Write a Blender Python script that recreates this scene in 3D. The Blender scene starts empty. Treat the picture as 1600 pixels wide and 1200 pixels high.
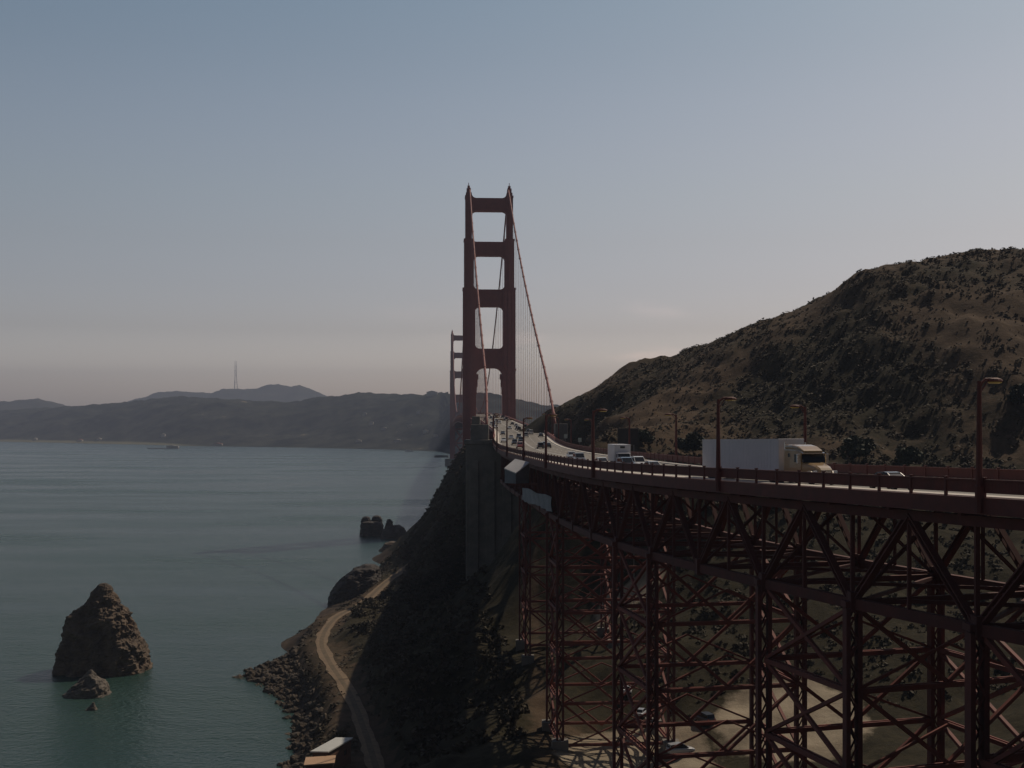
import bpy, bmesh, math, random
import numpy as np
from mathutils import Vector, Matrix, noise as mnoise

random.seed(7)
rng = np.random.default_rng(7)
R = math.radians
sc = bpy.context.scene
COL = sc.collection

# ------------------------------------------------------------------ materials
def nmat(name, c1, c2=None, rough=0.7, scale=1.0, metal=0.0, bump=0.0, detail=6.0, bscale=None, spec=None, coords='Object', stretch=None, coat=0.0):
    m = bpy.data.materials.new(name); m.use_nodes = True
    nt = m.node_tree; b = nt.nodes['Principled BSDF']
    b.inputs['Roughness'].default_value = rough
    b.inputs['Metallic'].default_value = metal
    if coat: b.inputs['Coat Weight'].default_value = coat
    if spec is not None: b.inputs['Specular IOR Level'].default_value = spec
    c2 = c2 or tuple(v * 0.8 for v in c1)
    tc = nt.nodes.new('ShaderNodeTexCoord')
    src = tc.outputs[coords]
    if stretch:
        mp = nt.nodes.new('ShaderNodeMapping'); mp.inputs['Scale'].default_value = stretch
        nt.links.new(src, mp.inputs['Vector']); src = mp.outputs['Vector']
    n = nt.nodes.new('ShaderNodeTexNoise'); n.inputs['Scale'].default_value = scale; n.inputs['Detail'].default_value = detail
    n.inputs['Roughness'].default_value = 0.65
    nt.links.new(src, n.inputs['Vector'])
    r = nt.nodes.new('ShaderNodeValToRGB')
    r.color_ramp.elements[0].position = 0.33; r.color_ramp.elements[1].position = 0.67
    r.color_ramp.elements[0].color = (*c1, 1); r.color_ramp.elements[1].color = (*c2, 1)
    nt.links.new(n.outputs['Fac'], r.inputs['Fac']); nt.links.new(r.outputs['Color'], b.inputs['Base Color'])
    if bump:
        n2 = nt.nodes.new('ShaderNodeTexNoise'); n2.inputs['Scale'].default_value = bscale or scale * 3; n2.inputs['Detail'].default_value = 8
        nt.links.new(src, n2.inputs['Vector'])
        bp = nt.nodes.new('ShaderNodeBump'); bp.inputs['Strength'].default_value = 1.0; bp.inputs['Distance'].default_value = bump
        nt.links.new(n2.outputs['Fac'], bp.inputs['Height']); nt.links.new(bp.outputs['Normal'], b.inputs['Normal'])
    return m

M = {}
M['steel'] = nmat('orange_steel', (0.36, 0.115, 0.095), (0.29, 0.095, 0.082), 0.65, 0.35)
M['steel_shaded'] = nmat('shaded_orange_steel', (0.13, 0.036, 0.028), (0.08, 0.028, 0.024), 0.8, 0.5)  # orange paint darkened to stand in for shade below the deck
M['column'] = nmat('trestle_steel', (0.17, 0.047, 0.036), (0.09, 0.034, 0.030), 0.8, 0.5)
M['rail'] = nmat('railing_steel', (0.155, 0.042, 0.034), (0.105, 0.034, 0.029), 0.7, 0.8)
M['strut'] = nmat('bracing_steel', (0.26, 0.074, 0.054), (0.15, 0.052, 0.042), 0.75, 0.5)  # lighter copy of the trestle paint, brightened as if sunlit
M['cable'] = nmat('cable_paint', (0.27, 0.068, 0.052), (0.20, 0.055, 0.045), 0.65, 0.4)
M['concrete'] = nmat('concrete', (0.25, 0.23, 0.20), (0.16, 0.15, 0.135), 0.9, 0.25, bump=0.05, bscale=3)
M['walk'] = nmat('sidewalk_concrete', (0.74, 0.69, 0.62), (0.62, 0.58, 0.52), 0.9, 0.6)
M['paint'] = nmat('road_paint', (0.75, 0.74, 0.70), (0.6, 0.6, 0.57), 0.7, 2)
M['asphalt'] = nmat('asphalt', (0.20, 0.185, 0.16), (0.28, 0.255, 0.22), 0.9, 0.3, stretch=(1, 0.1, 1))
M['dirt'] = nmat('dirt_track', (0.24, 0.17, 0.10), (0.15, 0.105, 0.065), 0.95, 0.5, bump=0.05)
M['verge'] = nmat('track_middle', (0.17, 0.12, 0.07), (0.085, 0.068, 0.04), 0.95, 0.7)
M['boulder'] = nmat('shore_boulder', (0.11, 0.082, 0.055), (0.04, 0.034, 0.026), 0.95, 0.5)
M['rock'] = nmat('sea_rock', (0.19, 0.135, 0.09), (0.07, 0.055, 0.042), 0.9, 0.35, bump=0.25, bscale=1.2)
_r = [n_ for n_ in M['rock'].node_tree.nodes if n_.type == 'VALTORGB'][0].color_ramp.elements; _e = _r.new(0.26); _e.color = (0.34, 0.28, 0.21, 1); _r[0].position = 0.22; _e2 = _r.new(0.31); _e2.color = (0.19, 0.135, 0.09, 1); _r[0].color = (0.40, 0.34, 0.27, 1)
M['rock_dark'] = nmat('dark_rock', (0.07, 0.055, 0.045), (0.03, 0.026, 0.024), 0.8, 0.3, bump=0.25, bscale=1.0)  # dark brown rock for the point, the bluff and the breakwater cap
M['guano'] = nmat('pale_rock', (0.20, 0.17, 0.135), (0.07, 0.06, 0.05), 0.9, 0.5, bump=0.2, bscale=1.2)
M['white'] = nmat('white_paint', (0.70, 0.69, 0.73), (0.63, 0.63, 0.66), 0.45, 0.5)
M['gold'] = nmat('gold_paint', (0.42, 0.28, 0.135), (0.37, 0.245, 0.12), 0.28, 0.5, coat=0.6)
M['chrome'] = nmat('chrome', (0.75, 0.75, 0.76), (0.7, 0.7, 0.7), 0.15, 1, metal=1.0)
M['glass'] = nmat('dark_glass', (0.015, 0.018, 0.022), (0.02, 0.022, 0.026), 0.08, 1)
M['rubber'] = nmat('rubber', (0.02, 0.02, 0.02), (0.03, 0.03, 0.03), 0.8, 4)
M['black'] = nmat('black_paint', (0.02, 0.02, 0.022), (0.03, 0.03, 0.03), 0.5, 2)
M['lamp_lens'] = nmat('amber_lens', (0.55, 0.42, 0.10), (0.5, 0.38, 0.1), 0.35, 3)
M['lens'] = nmat('headlight_lens', (0.8, 0.82, 0.85), (0.75, 0.77, 0.8), 0.1, 3)
M['taillens'] = nmat('tail_lens', (0.4, 0.02, 0.02), (0.35, 0.02, 0.02), 0.2, 3)
M['tarp'] = nmat('grey_tarp', (0.20, 0.22, 0.25), (0.13, 0.145, 0.17), 0.6, 0.5, bump=0.1, bscale=1)
M['panelroof'] = nmat('pale_panel', (0.66, 0.66, 0.66), (0.5, 0.5, 0.52), 0.5, 0.3)
M['roof_pale'] = nmat('pale_roof', (0.62, 0.63, 0.60), (0.52, 0.53, 0.5), 0.8, 0.4)
M['roof_tan'] = nmat('tan_roof', (0.55, 0.36, 0.22), (0.48, 0.30, 0.18), 0.8, 0.4)
M['brick'] = nmat('brown_wall', (0.20, 0.10, 0.06), (0.14, 0.08, 0.05), 0.85, 0.8)
M['sign_dark'] = nmat('dark_sign_back', (0.035, 0.032, 0.035), (0.05, 0.045, 0.045), 0.6, 1)
M['sign_pale'] = nmat('pale_sign', (0.5, 0.55, 0.5), (0.45, 0.5, 0.45), 0.5, 1)
M['galv'] = nmat('galvanised', (0.3, 0.3, 0.3), (0.25, 0.25, 0.25), 0.5, 2, metal=0.5)
M['bark'] = nmat('bark', (0.09, 0.065, 0.045), (0.05, 0.04, 0.03), 0.95, 3)
M['leaf'] = nmat('leaves', (0.045, 0.055, 0.022), (0.022, 0.03, 0.014), 0.8, 0.6)
M['leaf_far'] = nmat('dark_needles', (0.028, 0.036, 0.020), (0.018, 0.025, 0.014), 0.85, 0.4)
M['scrub'] = nmat('scrub_leaves', (0.085, 0.066, 0.038), (0.045, 0.041, 0.024), 0.9, 0.12)
M['tussock'] = nmat('low_scrub', (0.044, 0.038, 0.022), (0.085, 0.064, 0.038), 0.9, 0.22)
M['drygrass'] = nmat('dry_grass', (0.15, 0.105, 0.068), (0.11, 0.08, 0.05), 0.95, 0.2)
M['housewall'] = nmat('pale_house', (0.55, 0.50, 0.42), (0.48, 0.44, 0.38), 0.9, 0.05)
M['redroof'] = nmat('red_roof', (0.35, 0.14, 0.09), (0.28, 0.12, 0.08), 0.9, 0.05)
for nm, c in dict(silver=(0.42, 0.44, 0.47), darkcar=(0.03, 0.032, 0.04), bluecar=(0.13, 0.19, 0.28), whitecar=(0.78, 0.78, 0.78), redcar=(0.30, 0.05, 0.03), grey=(0.16, 0.16, 0.17)).items():
    M[nm] = nmat(nm + '_car_paint', c, tuple(v * 0.92 for v in c), 0.3, 0.5, coat=0.5)

# ------------------------------------------------------------------ helpers
def tag(o, label=None, cat=None, group=None, kind=None):
    if label: o['label'] = label
    if cat: o['category'] = cat
    if group: o['group'] = group
    if kind: o['kind'] = kind
    return o

def link_mesh(name, verts, faces, mat, parent=None, smooth=False, loc=None):
    me = bpy.data.meshes.new(name)
    me.from_pydata([tuple(v) for v in verts], [], faces)
    me.validate(); me.update()
    for m in (mat if isinstance(mat, (list, tuple)) else [mat]): me.materials.append(m)
    if smooth: me.polygons.foreach_set('use_smooth', [True] * len(me.polygons))
    o = bpy.data.objects.new(name, me); COL.objects.link(o)
    if parent is not None: o.parent = parent
    if loc is not None: o.location = loc
    return o

class MB:
    def __init__(s): s.v = []; s.f = []
    def add(s, vs, fs):
        b = len(s.v); s.v.extend(Vector(v) for v in vs); s.f.extend([tuple(b + i for i in f) for f in fs]); return s
    def box(s, c, size, rz=0.0):
        x, y, z = [k / 2 for k in size]; ca, sa = math.cos(rz), math.sin(rz); vs = []
        for dx, dy, dz in ((-x,-y,-z),(x,-y,-z),(x,y,-z),(-x,y,-z),(-x,-y,z),(x,-y,z),(x,y,z),(-x,y,z)):
            vs.append((c[0] + dx * ca - dy * sa, c[1] + dx * sa + dy * ca, c[2] + dz))
        return s.add(vs, [(0,3,2,1),(4,5,6,7),(0,1,5,4),(1,2,6,5),(2,3,7,6),(3,0,4,7)])
    def bar(s, p, q, w, h=None, up=(0, 0, 1)):
        h = h or w; p = Vector(p); q = Vector(q); d = (q - p).normalized(); up = Vector(up)
        if abs(d.dot(up)) > 0.98: up = Vector((0, 1, 0))
        a = d.cross(up).normalized(); b = a.cross(d).normalized(); vs = []
        for e in (p, q):
            for i, j in ((-1,-1),(1,-1),(1,1),(-1,1)): vs.append(e + a * (w / 2 * i) + b * (h / 2 * j))
        return s.add(vs, [(0,1,2,3),(7,6,5,4),(0,4,5,1),(1,5,6,2),(2,6,7,3),(3,7,4,0)])
    def tube(s, pts, r, n=8, cap=True):
        pts = [Vector(p) for p in pts]; rs = r if isinstance(r, (list, tuple)) else [r] * len(pts)
        b = len(s.v); up = Vector((0, 0, 1))
        for i, p in enumerate(pts):
            d = (pts[min(i + 1, len(pts) - 1)] - pts[max(i - 1, 0)]).normalized()
            u = up if abs(d.dot(up)) < 0.95 else Vector((1, 0, 0))
            a = d.cross(u).normalized(); c = a.cross(d)
            for k in range(n):
                t = 2 * math.pi * k / n; s.v.append(p + (a * math.cos(t) + c * math.sin(t)) * rs[i])
        for i in range(len(pts) - 1):
            for k in range(n):
                k2 = (k + 1) % n; s.f.append((b + i*n + k, b + i*n + k2, b + (i+1)*n + k2, b + (i+1)*n + k))
        if cap:
            s.f.append(tuple(b + k for k in reversed(range(n)))); s.f.append(tuple(b + (len(pts)-1)*n + k for k in range(n)))
        return s
    def loft(s, rings, cap=True):
        n = len(rings[0]); b = len(s.v)
        for r in rings: s.v.extend(Vector(p) for p in r)
        for i in range(len(rings) - 1):
            for k in range(n):
                k2 = (k + 1) % n; s.f.append((b+i*n+k, b+i*n+k2, b+(i+1)*n+k2, b+(i+1)*n+k))
        if cap:
            s.f.append(tuple(b + k for k in reversed(range(n)))); s.f.append(tuple(b + (len(rings)-1)*n + k for k in range(n)))
        return s
    def prism(s, poly, y0, y1):      # poly in (x,z), extruded along y
        n = len(poly); vs = [(x, y0, z) for x, z in poly] + [(x, y1, z) for x, z in poly]
        fs = [tuple(range(n)), tuple(reversed(range(n, 2*n)))] + [(i, n+i, n+(i+1)%n, (i+1)%n) for i in range(n)]
        return s.add(vs, fs)
    def cyl(s, p, q, r, n=16): return s.tube([p, q], r, n)
    def build(s, name, mat, parent=None, smooth=False, bevel=0.0, loc=None):
        o = link_mesh(name, s.v, s.f, mat, parent, smooth, loc)
        bm = bmesh.new(); bm.from_mesh(o.data); bmesh.ops.recalc_face_normals(bm, faces=bm.faces[:]); bm.to_mesh(o.data); bm.free()
        if bevel:
            md = o.modifiers.new('bevel', 'BEVEL'); md.width = bevel; md.segments = 2; md.limit_method = 'ANGLE'
        return o

def empty(name, loc=(0, 0, 0), rz=0.0):
    e = bpy.data.objects.new(name, None); COL.objects.link(e); e.location = loc; e.rotation_euler = (0, 0, rz); e.empty_display_size = 0.5
    return e

def copy_tree(o, parent=None):
    c = o.copy(); COL.objects.link(c); c.parent = parent
    for ch in o.children: copy_tree(ch, c)
    return c

def recolour(root, old, new):     # copies share meshes; give the copy its own paint on the object slot
    for o in [root] + list(root.children):
        if o.type == 'MESH':
            for i, sl in enumerate(o.material_slots):
                if sl.material == M[old]: sl.link = 'OBJECT'; sl.material = M[new]

# ------------------------------------------------------------------ numeric helpers
def spline(xs, ys):
    xs = np.array(xs, float); ys = np.array(ys, float); n = len(xs); h = np.diff(xs)
    A = np.zeros((n, n)); b = np.zeros(n); A[0, 0] = A[-1, -1] = 1
    for i in range(1, n - 1):
        A[i, i-1] = h[i-1]; A[i, i] = 2*(h[i-1]+h[i]); A[i, i+1] = h[i]
        b[i] = 6*((ys[i+1]-ys[i])/h[i] - (ys[i]-ys[i-1])/h[i-1])
    m = np.linalg.solve(A, b)
    def f(x):
        x = np.asarray(x, float); i = np.clip(np.searchsorted(xs, x) - 1, 0, n - 2); t = x - xs[i]; hi = h[i]
        return ys[i] + t*((ys[i+1]-ys[i])/hi - hi*(2*m[i]+m[i+1])/6) + t*t*m[i]/2 + t**3*(m[i+1]-m[i])/(6*hi)
    return f

def vnoise(x, y, seed=0):
    xi = np.floor(x).astype(np.int64); yi = np.floor(y).astype(np.int64); fx = x - xi; fy = y - yi
    def hsh(a, b):
        n = (a * 374761393 + b * 668265263 + seed * 144665) & 0xffffffff
        n = ((n ^ (n >> 13)) * 1274126177) & 0xffffffff
        return ((n ^ (n >> 16)) & 0xffff) / 65535.0
    ux = fx*fx*fx*(fx*(fx*6-15)+10); uy = fy*fy*fy*(fy*(fy*6-15)+10)
    a = hsh(xi, yi)*(1-ux) + hsh(xi+1, yi)*ux; b = hsh(xi, yi+1)*(1-ux) + hsh(xi+1, yi+1)*ux
    return (a*(1-uy) + b*uy)*2 - 1

def fbm(x, y, oct=4, seed=0, gain=0.5):
    r = np.zeros_like(np.asarray(x, float)); a = 1.0
    for o in range(oct):
        r = r + a*vnoise(x*2**o + 17.3*o, y*2**o - 9.1*o, seed + o); a *= gain
    return r

def sstep(a, b, x):
    t = np.clip((x - a)/(b - a), 0, 1); return t*t*(3 - 2*t)

# ------------------------------------------------------------------ camera: stands on a bluff, 70 m over the water, looking along +Y
F, HZ, CZ = 1940.0, 663.0, 70.0
cam_d = bpy.data.cameras.new('camera'); cam = bpy.data.objects.new('camera', cam_d); COL.objects.link(cam)
cam.location = (0, 0, CZ); cam.rotation_euler = (R(90), 0, 0)
cam_d.sensor_width = 36; cam_d.lens = F/1600*36; cam_d.shift_y = (HZ - 600)/1600
cam_d.clip_start = 0.5; cam_d.clip_end = 40000
sc.camera = cam

# ------------------------------------------------------------------ road line: the east edge of the deck (X over Y) and its level
_eu = [-10, 20, 40, 60, 83.5, 119, 163, 207, 252, 300, 350, 392, 450, 488, 526, 560, 831, 1471, 2111, 2454, 2900]
def _line(y): return -25.4 + 0.0567*(831 - y)
_ex = [77, 61.5, 51, 41.2, 31.4, 20, 10.9, 5.9, 2.6, -1.2, -4.3, -5.8, -6.4, -7.0, -8.3] + [_line(y) for y in (560, 831, 1471, 2111, 2454, 2900)]
EX = spline(_eu, _ex)
EZ = spline([-10, 60, 83, 119, 163, 207, 252, 300, 350, 392, 450, 526, 680, 831, 1150, 1471, 1790, 2111, 2454, 2900],
            [66.2, 65.3, 65.0, 64.5, 63.9, 63.6, 63.3, 63.2, 63.5, 64.3, 65.5, 67.2, 71.0, 75, 79.5, 81, 79.5, 75, 66, 62])
def frame(u):
    t = float(EX(u + 0.5) - EX(u - 0.5)); l = math.hypot(t, 1); return (t/l, 1/l)
def at(u, d, dz=0.0):
    tx, ty = frame(u); return Vector((float(EX(u)) + ty*d, u - tx*d, float(EZ(u)) + dz))
def rot_n(u):        # facing north (towards the viewer) along the road
    tx, ty = frame(u); return math.atan2(-ty, -tx)
def u_for(px, d):
    lo, hi = 45.0, 600.0
    for _ in range(50):
        m = (lo + hi)/2; p = at(m, d)
        if 800 + F*p.x/p.y > px: lo = m
        else: hi = m
    return (lo + hi)/2
DW = 20.0            # deck width
def ribbon(name, d0, d1, dz0, dz1, mat, us, parent=None, thick=None):
    mb = MB(); n = len(us)
    if thick is None:
        vs = [at(u, d, z) for u in us for d, z in ((d0, dz0), (d1, dz1))]
        fs = [(2*i, 2*i+1, 2*i+3, 2*i+2) for i in range(n-1)]
        mb.add(vs, fs)
    else:
        mb.loft([[at(u, d0, dz0), at(u, d1, dz1), at(u, d1, dz1-thick), at(u, d0, dz0-thick)] for u in us])
    return mb.build(name, mat, parent)

# ------------------------------------------------------------------ terrain of the headland
ctrl = [
 # open water floor
 (-180,200,-8),(-180,400,-8),(-180,600,-8),(-180,800,-8),(-120,150,-7),(-110,260,-7),(-120,340,-8),(-130,450,-8),(-120,560,-8),(-115,680,-7),(-110,800,-8),(-180,945,-8),(-60,930,-8),(60,945,-6),(-95,300,-5),
 # shore
 (-45,240,0.2),(-46,262,0.2),(-50,290,0.2),(-59,318,0.2),(-73,349,0.2),(-68,380,0.2),(-69,420,0.3),(-70,450,0.3),(-68,530,0),(-62,612,0),(-60,700,0),(-48,770,0),(-30,810,-1),
 (-85,350,-3),(-56,255,-4),(-62,290,-3.5),
 # shore bench and track
 (-38,288,8),(-49,328,8),(-54.7,357,8),(-56.4,398,8),(-51.7,427,8),(-49,477,8.5),(-43.7,530,9.5),(-57,340,4),(-64,358,3),(-34,215,7),(-30,235,8),(-36,255,7.5),(-63,385,4.5),
 # bluff by the track
 (-61,470,4),(-60,500,5),(-66,485,2),(-57,520,6),(-80,440,-3.5),(-79,480,-3.5),(-80,520,-3.5),(-77,560,-3.5),
 # near ground under the viewpoint
 (0,-50,68),(0,10,68),(-40,0,62),(60,-20,68),(0,40,57),(0,80,41),(0,120,27),(0,150,21),(-40,80,30),(-40,150,13),(-80,60,10),(-70,150,0),(40,40,60),(60,60,55),(40,80,40),(40,120,26),(40,150,21),(100,0,70),(100,60,62),(150,0,75),
 # valley under the trestle
 (0,180,18.5),(20,180,18),(45,190,19),(70,190,22),(10,230,21.5),(40,220,22),(0,260,21),(-12,300,18),(-20,240,14),(20,290,25),(-10,370,13),(-25,330,12),(-30,400,10),(-8,412,8),(-30,460,14),(-12,435,6),(4,435,8),(6,412,12),
 (8,385,20),(40,275,36),(40,300,50),(70,290,48),(70,320,61),(100,210,30),(140,240,46),(110,270,50),
 (22,335,58),(20,360,61.5),(22,400,63),(20,450,64),(24,480,66),(17,420,50),(4,452,12),(-16,450,8),
 # ridge under the side span
 (-24,600,59),(-34,600,43),(-48,600,18),(-56,600,5),(-10,600,62),(10,600,65),(-22,520,48),(-36,520,22),(-8,520,58),(40,600,76),(100,600,95),
 (-28,690,36),(-48,690,9),(-10,690,44),(-22,760,14),(0,800,8),(-34,800,1),(30,820,18),(80,850,30),(60,720,60),
 # the big hill
 (18,492,69),(37,480,83),(58,465,92.5),(81,450,101.5),(100,437,110),(119,422,121),(140,420,124),(173,420,127),(240,420,131),(330,430,125),(60,560,84),(119,540,108),(200,560,115),(300,600,95),(100,700,70),(150,800,40),(250,800,40),(400,600,80),(400,800,30),(400,430,115),
 (34,440,76),(30,410,68.5),(50,380,73),(50,345,66),(80,390,86),(100,350,78),(125,370,97),(150,330,80),(170,370,103),(180,280,62),(220,330,92),(220,220,55),(280,260,78),(300,150,70),(200,120,58),(150,140,48),(400,300,110),(400,100,90),(220,20,78),(60,415,84),(150,290,62),(100,310,63)]
C = np.array(ctrl, float)
def kern(dx, dy): return np.sqrt(dx*dx + dy*dy + 12.0**2)
_K = kern(C[:, None, 0]-C[None, :, 0], C[:, None, 1]-C[None, :, 1])
_n = len(C); _A = np.zeros((_n+1, _n+1)); _A[:_n, :_n] = _K - 0.4*np.eye(_n)*0; _A[:_n, _n] = 1; _A[_n, :_n] = 1
_W = np.linalg.solve(_A, np.append(C[:, 2], 0))
path_pts = np.array([(-20,203),(-24.5,224),(-29,247),(-37.5,286),(-48,325),(-54.7,357),(-56.4,398),(-51.7,427),(-49,477),(-43.7,530),(-41,560)], float)
def path_dense():
    P = [];
    for i in range(len(path_pts)-1):
        p0 = path_pts[max(i-1,0)]; p1 = path_pts[i]; p2 = path_pts[i+1]; p3 = path_pts[min(i+2,len(path_pts)-1)]
        for t in np.linspace(0, 1, 14, endpoint=False):
            P.append(0.5*((2*p1)+(-p0+p2)*t+(2*p0-5*p1+4*p2-p3)*t*t+(-p0+3*p1-3*p2+p3)*t**3))
    return np.array(P)
PD = path_dense()
def height(x, y, detail=True):
    x = np.asarray(x, float); y = np.asarray(y, float); sh = x.shape; x = x.ravel(); y = y.ravel()
    h = np.full(x.shape, _W[_n])
    for i in range(_n): h += _W[i]*kern(x - C[i, 0], y - C[i, 1])
    if detail:
        land = sstep(0, 14, h)
        h = h + land*(4.0*fbm(x/60, y/60, 2, 3) + 1.6*fbm(x/17, y/17, 3, 11)) + (0.25+0.75*land)*(0.5 + 0.45*(h > 64)*(x > 20))*fbm(x/4.8, y/4.8, 2, 23)
        crag = sstep(0.5, 4, h)*(1 - sstep(9, 30, h))*(x < -20)
        h = h + crag*1.3*(1 - np.abs(fbm(x/9, y/9, 3, 31)))*0.8 - crag*0.6
    # flatten along the dirt track
    dmin = np.full(x.shape, 1e9); near = (x < 0) & (y > 200) & (y < 600); xi = x[near]; yi = y[near]; dm = np.full(xi.shape, 1e9)
    for p in PD: dm = np.minimum(dm, np.hypot(xi-p[0], yi-p[1]))
    dmin[near] = dm; w = 1 - sstep(3.0, 8.0, dmin); h = h*(1-w) + (8.0 + np.clip((y-430)/60, 0, 2.0))*w
    # keep the ground under the deck, and the shoulder of the road level beside it
    u = np.clip(y, -9, 900); d = (x - EX(u)); dz = EZ(u)
    lim = dz - np.where((u < 345), 11.5, 3.0)
    cor = (1 - sstep(0, 5, -d))*(1 - sstep(0, 5, d - DW))*(1 - sstep(455, 480, y))*sstep(55, 75, y)
    h = np.where(cor > 0, np.minimum(h, lim*cor + h*(1-cor)), h)
    return h.reshape(sh)
def h1(x, y): return float(height(np.array([x]), np.array([y]))[0])

xs = np.concatenate([np.arange(-180, -100, 5), np.arange(-100, 200, 2.0), np.arange(200, 421, 5)])
ys = np.concatenate([np.arange(-60, 100, 5), np.arange(100, 640, 2.0), np.arange(640, 951, 4)])
GX, GY = np.meshgrid(xs, ys); GZ = height(GX, GY)
nx, ny = len(xs), len(ys)
def grid_obj(name, X, Y, Z, mat, smooth=True):
    ny, nx = X.shape
    me = bpy.data.meshes.new(name)
    V = np.stack([X, Y, Z], -1).reshape(-1, 3)
    idx = np.arange(nx*ny).reshape(ny, nx)
    Q = np.stack([idx[:-1, :-1], idx[:-1, 1:], idx[1:, 1:], idx[1:, :-1]], -1).reshape(-1, 4)
    me.vertices.add(len(V)); me.vertices.foreach_set('co', V.ravel())
    me.loops.add(Q.size); me.loops.foreach_set('vertex_index', Q.ravel())
    me.polygons.add(len(Q)); me.polygons.foreach_set('loop_start', np.arange(0, Q.size, 4))
    me.update(calc_edges=True); me.validate()
    me.polygons.foreach_set('use_smooth', [smooth]*len(me.polygons))
    me.materials.append(mat)
    o = bpy.data.objects.new(name, me); COL.objects.link(o); return o

def ground_mat():
    m = bpy.data.materials.new('headland_ground'); m.use_nodes = True; nt = m.node_tree; b = nt.nodes['Principled BSDF']
    b.inputs['Roughness'].default_value = 0.95; b.inputs['Specular IOR Level'].default_value = 0.1
    N = nt.nodes.new; L = nt.links.new
    tc = N('ShaderNodeTexCoord')
    def noise(scale, det=8, rough=0.6):
        n = N('ShaderNodeTexNoise'); n.inputs['Scale'].default_value = scale; n.inputs['Detail'].default_value = det; n.inputs['Roughness'].default_value = rough
        L(tc.outputs['Object'], n.inputs['Vector']); return n.outputs['Fac']
    def ramp(fac, stops):
        r = N('ShaderNodeValToRGB'); els = r.color_ramp.elements
        while len(els) < len(stops): els.new(0.5)
        for e, (p, c) in zip(els, stops): e.position = p; e.color = (*c, 1)
        L(fac, r.inputs['Fac']); return r.outputs['Color']
    def mix(fac, a, c):
        x = N('ShaderNodeMix'); x.data_type = 'RGBA'; L(fac, x.inputs[0]); L(a, x.inputs[6]); L(c, x.inputs[7]); return x.outputs[2]
    grass = ramp(noise(0.16, 9, 0.72), [(0.3, (0.074, 0.052, 0.033)), (0.5, (0.100, 0.069, 0.044)), (0.7, (0.128, 0.089, 0.057))])
    scrub = ramp(noise(0.45, 9, 0.75), [(0.35, (0.024, 0.022, 0.013)), (0.65, (0.054, 0.045, 0.025))])
    dirt = ramp(noise(0.12), [(0.35, (0.26, 0.215, 0.155)), (0.65, (0.40, 0.34, 0.25))])
    rock = ramp(noise(0.3), [(0.35, (0.04, 0.033, 0.028)), (0.6, (0.11, 0.08, 0.055)), (0.75, (0.19, 0.15, 0.11))])
    at_ = N('ShaderNodeAttribute'); at_.attribute_name = 'zones'
    sep = N('ShaderNodeSeparateColor'); L(at_.outputs['Color'], sep.inputs[0])
    def thr(base, scale, lo, hi, gain=1.0):
        a = N('ShaderNodeMath'); a.operation = 'ADD'; L(base, a.inputs[0]); L(noise(scale, 9, 0.7), a.inputs[1])
        mr = N('ShaderNodeMapRange'); mr.inputs[1].default_value = lo; mr.inputs[2].default_value = hi; L(a.outputs[0], mr.inputs[0]); return mr.outputs[0]
    c = mix(thr(sep.outputs[0], 0.28, 0.86, 1.16), grass, scrub)
    c = mix(thr(sep.outputs[1], 0.15, 0.9, 1.1), c, dirt)
    c = mix(thr(sep.outputs[2], 0.2, 0.9, 1.1), c, rock)
    L(c, b.inputs['Base Color'])
    bp = N('ShaderNodeBump'); bp.inputs['Strength'].default_value = 1; bp.inputs['Distance'].default_value = 0.35
    L(noise(0.5, 10, 0.7), bp.inputs['Height']); L(bp.outputs['Normal'], b.inputs['Normal'])
    return m
land = tag(grid_obj('headland', GX, GY, GZ, ground_mat()), kind='structure')
def zone_scrub(x, y, z):
    s = 0.47 + 0.22*fbm(x/45, y/45, 3, 41)
    gy = 0.25*np.exp(-((x + 0.9*(y-400) - 60)/22.0)**2)           # thicker scrub along a gully on the hill
    s = s + gy
    s = s + 0.65*(1 - sstep(-4, 7, x))*(z > 9)*(y > 150)          # sea-side brush, made darker to stand in for the bridge's shade
    s = s + 0.45*sstep(470, 520, y)*(x < 30)
    s = s - 0.28*np.exp(-((y - 0.62*(x-20) - 372)/14.0)**2)*(x > 25)*(x < 130)   # less scrub on the spur, its sunlit look put into the colour
    s = s + 0.6*sstep(212, 232, y)*(y < 340)*(x > 6)*(1 - sstep(54, 64, z))  # ravine scrub, here and below darkened to imitate dimness under the viaduct
    s = s + 0.85*sstep(12, 26, x)*(1 - sstep(290, 330, y))*(1 - sstep(50, 64, z))
    return np.clip(s, 0, 1)
def zone_dirt(x, y, z):
    d = 0.9*(1 - sstep(0.6, 1.2, np.sqrt(((x-19)/14)**2 + ((y-199)/20)**2)))
    d = np.maximum(d, 0.9*(1 - sstep(0.6, 1.2, np.sqrt(((x-46)/14)**2 + ((y-204)/19)**2))))
    d = np.maximum(d, 0.7*(1 - sstep(0.6, 1.1, np.sqrt(((x-27)/11)**2 + ((y-285)/8)**2))))
    d = np.maximum(d, 0.27*sstep(6, 8, z)*(1 - sstep(10, 13, z))*(x < -34)*(y > 240)*(y < 560))
    d = np.maximum(d, 0.36*(1 - sstep(2, 7, np.abs(x - EX(np.clip(y, -9, 900)) - 25)))*(y > 330)*(y < 470)*(z > 55))
    return np.clip(d, 0, 1)
ZZ = np.zeros((nx*ny, 4), np.float32); fx_, fy_, fz_ = GX.ravel(), GY.ravel(), GZ.ravel()
ZZ[:, 0] = zone_scrub(fx_, fy_, fz_); ZZ[:, 1] = zone_dirt(fx_, fy_, fz_)
ZZ[:, 2] = np.clip(0.75*(1 - sstep(3, 7, fz_))*(fx_ < 0) + 0.25*sstep(3, 6, 10-fz_)*(fx_ < -55), 0, 1); ZZ[:, 3] = 1
ca = land.data.color_attributes.new('zones', 'FLOAT_COLOR', 'POINT'); ca.data.foreach_set('color', ZZ.ravel())

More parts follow.
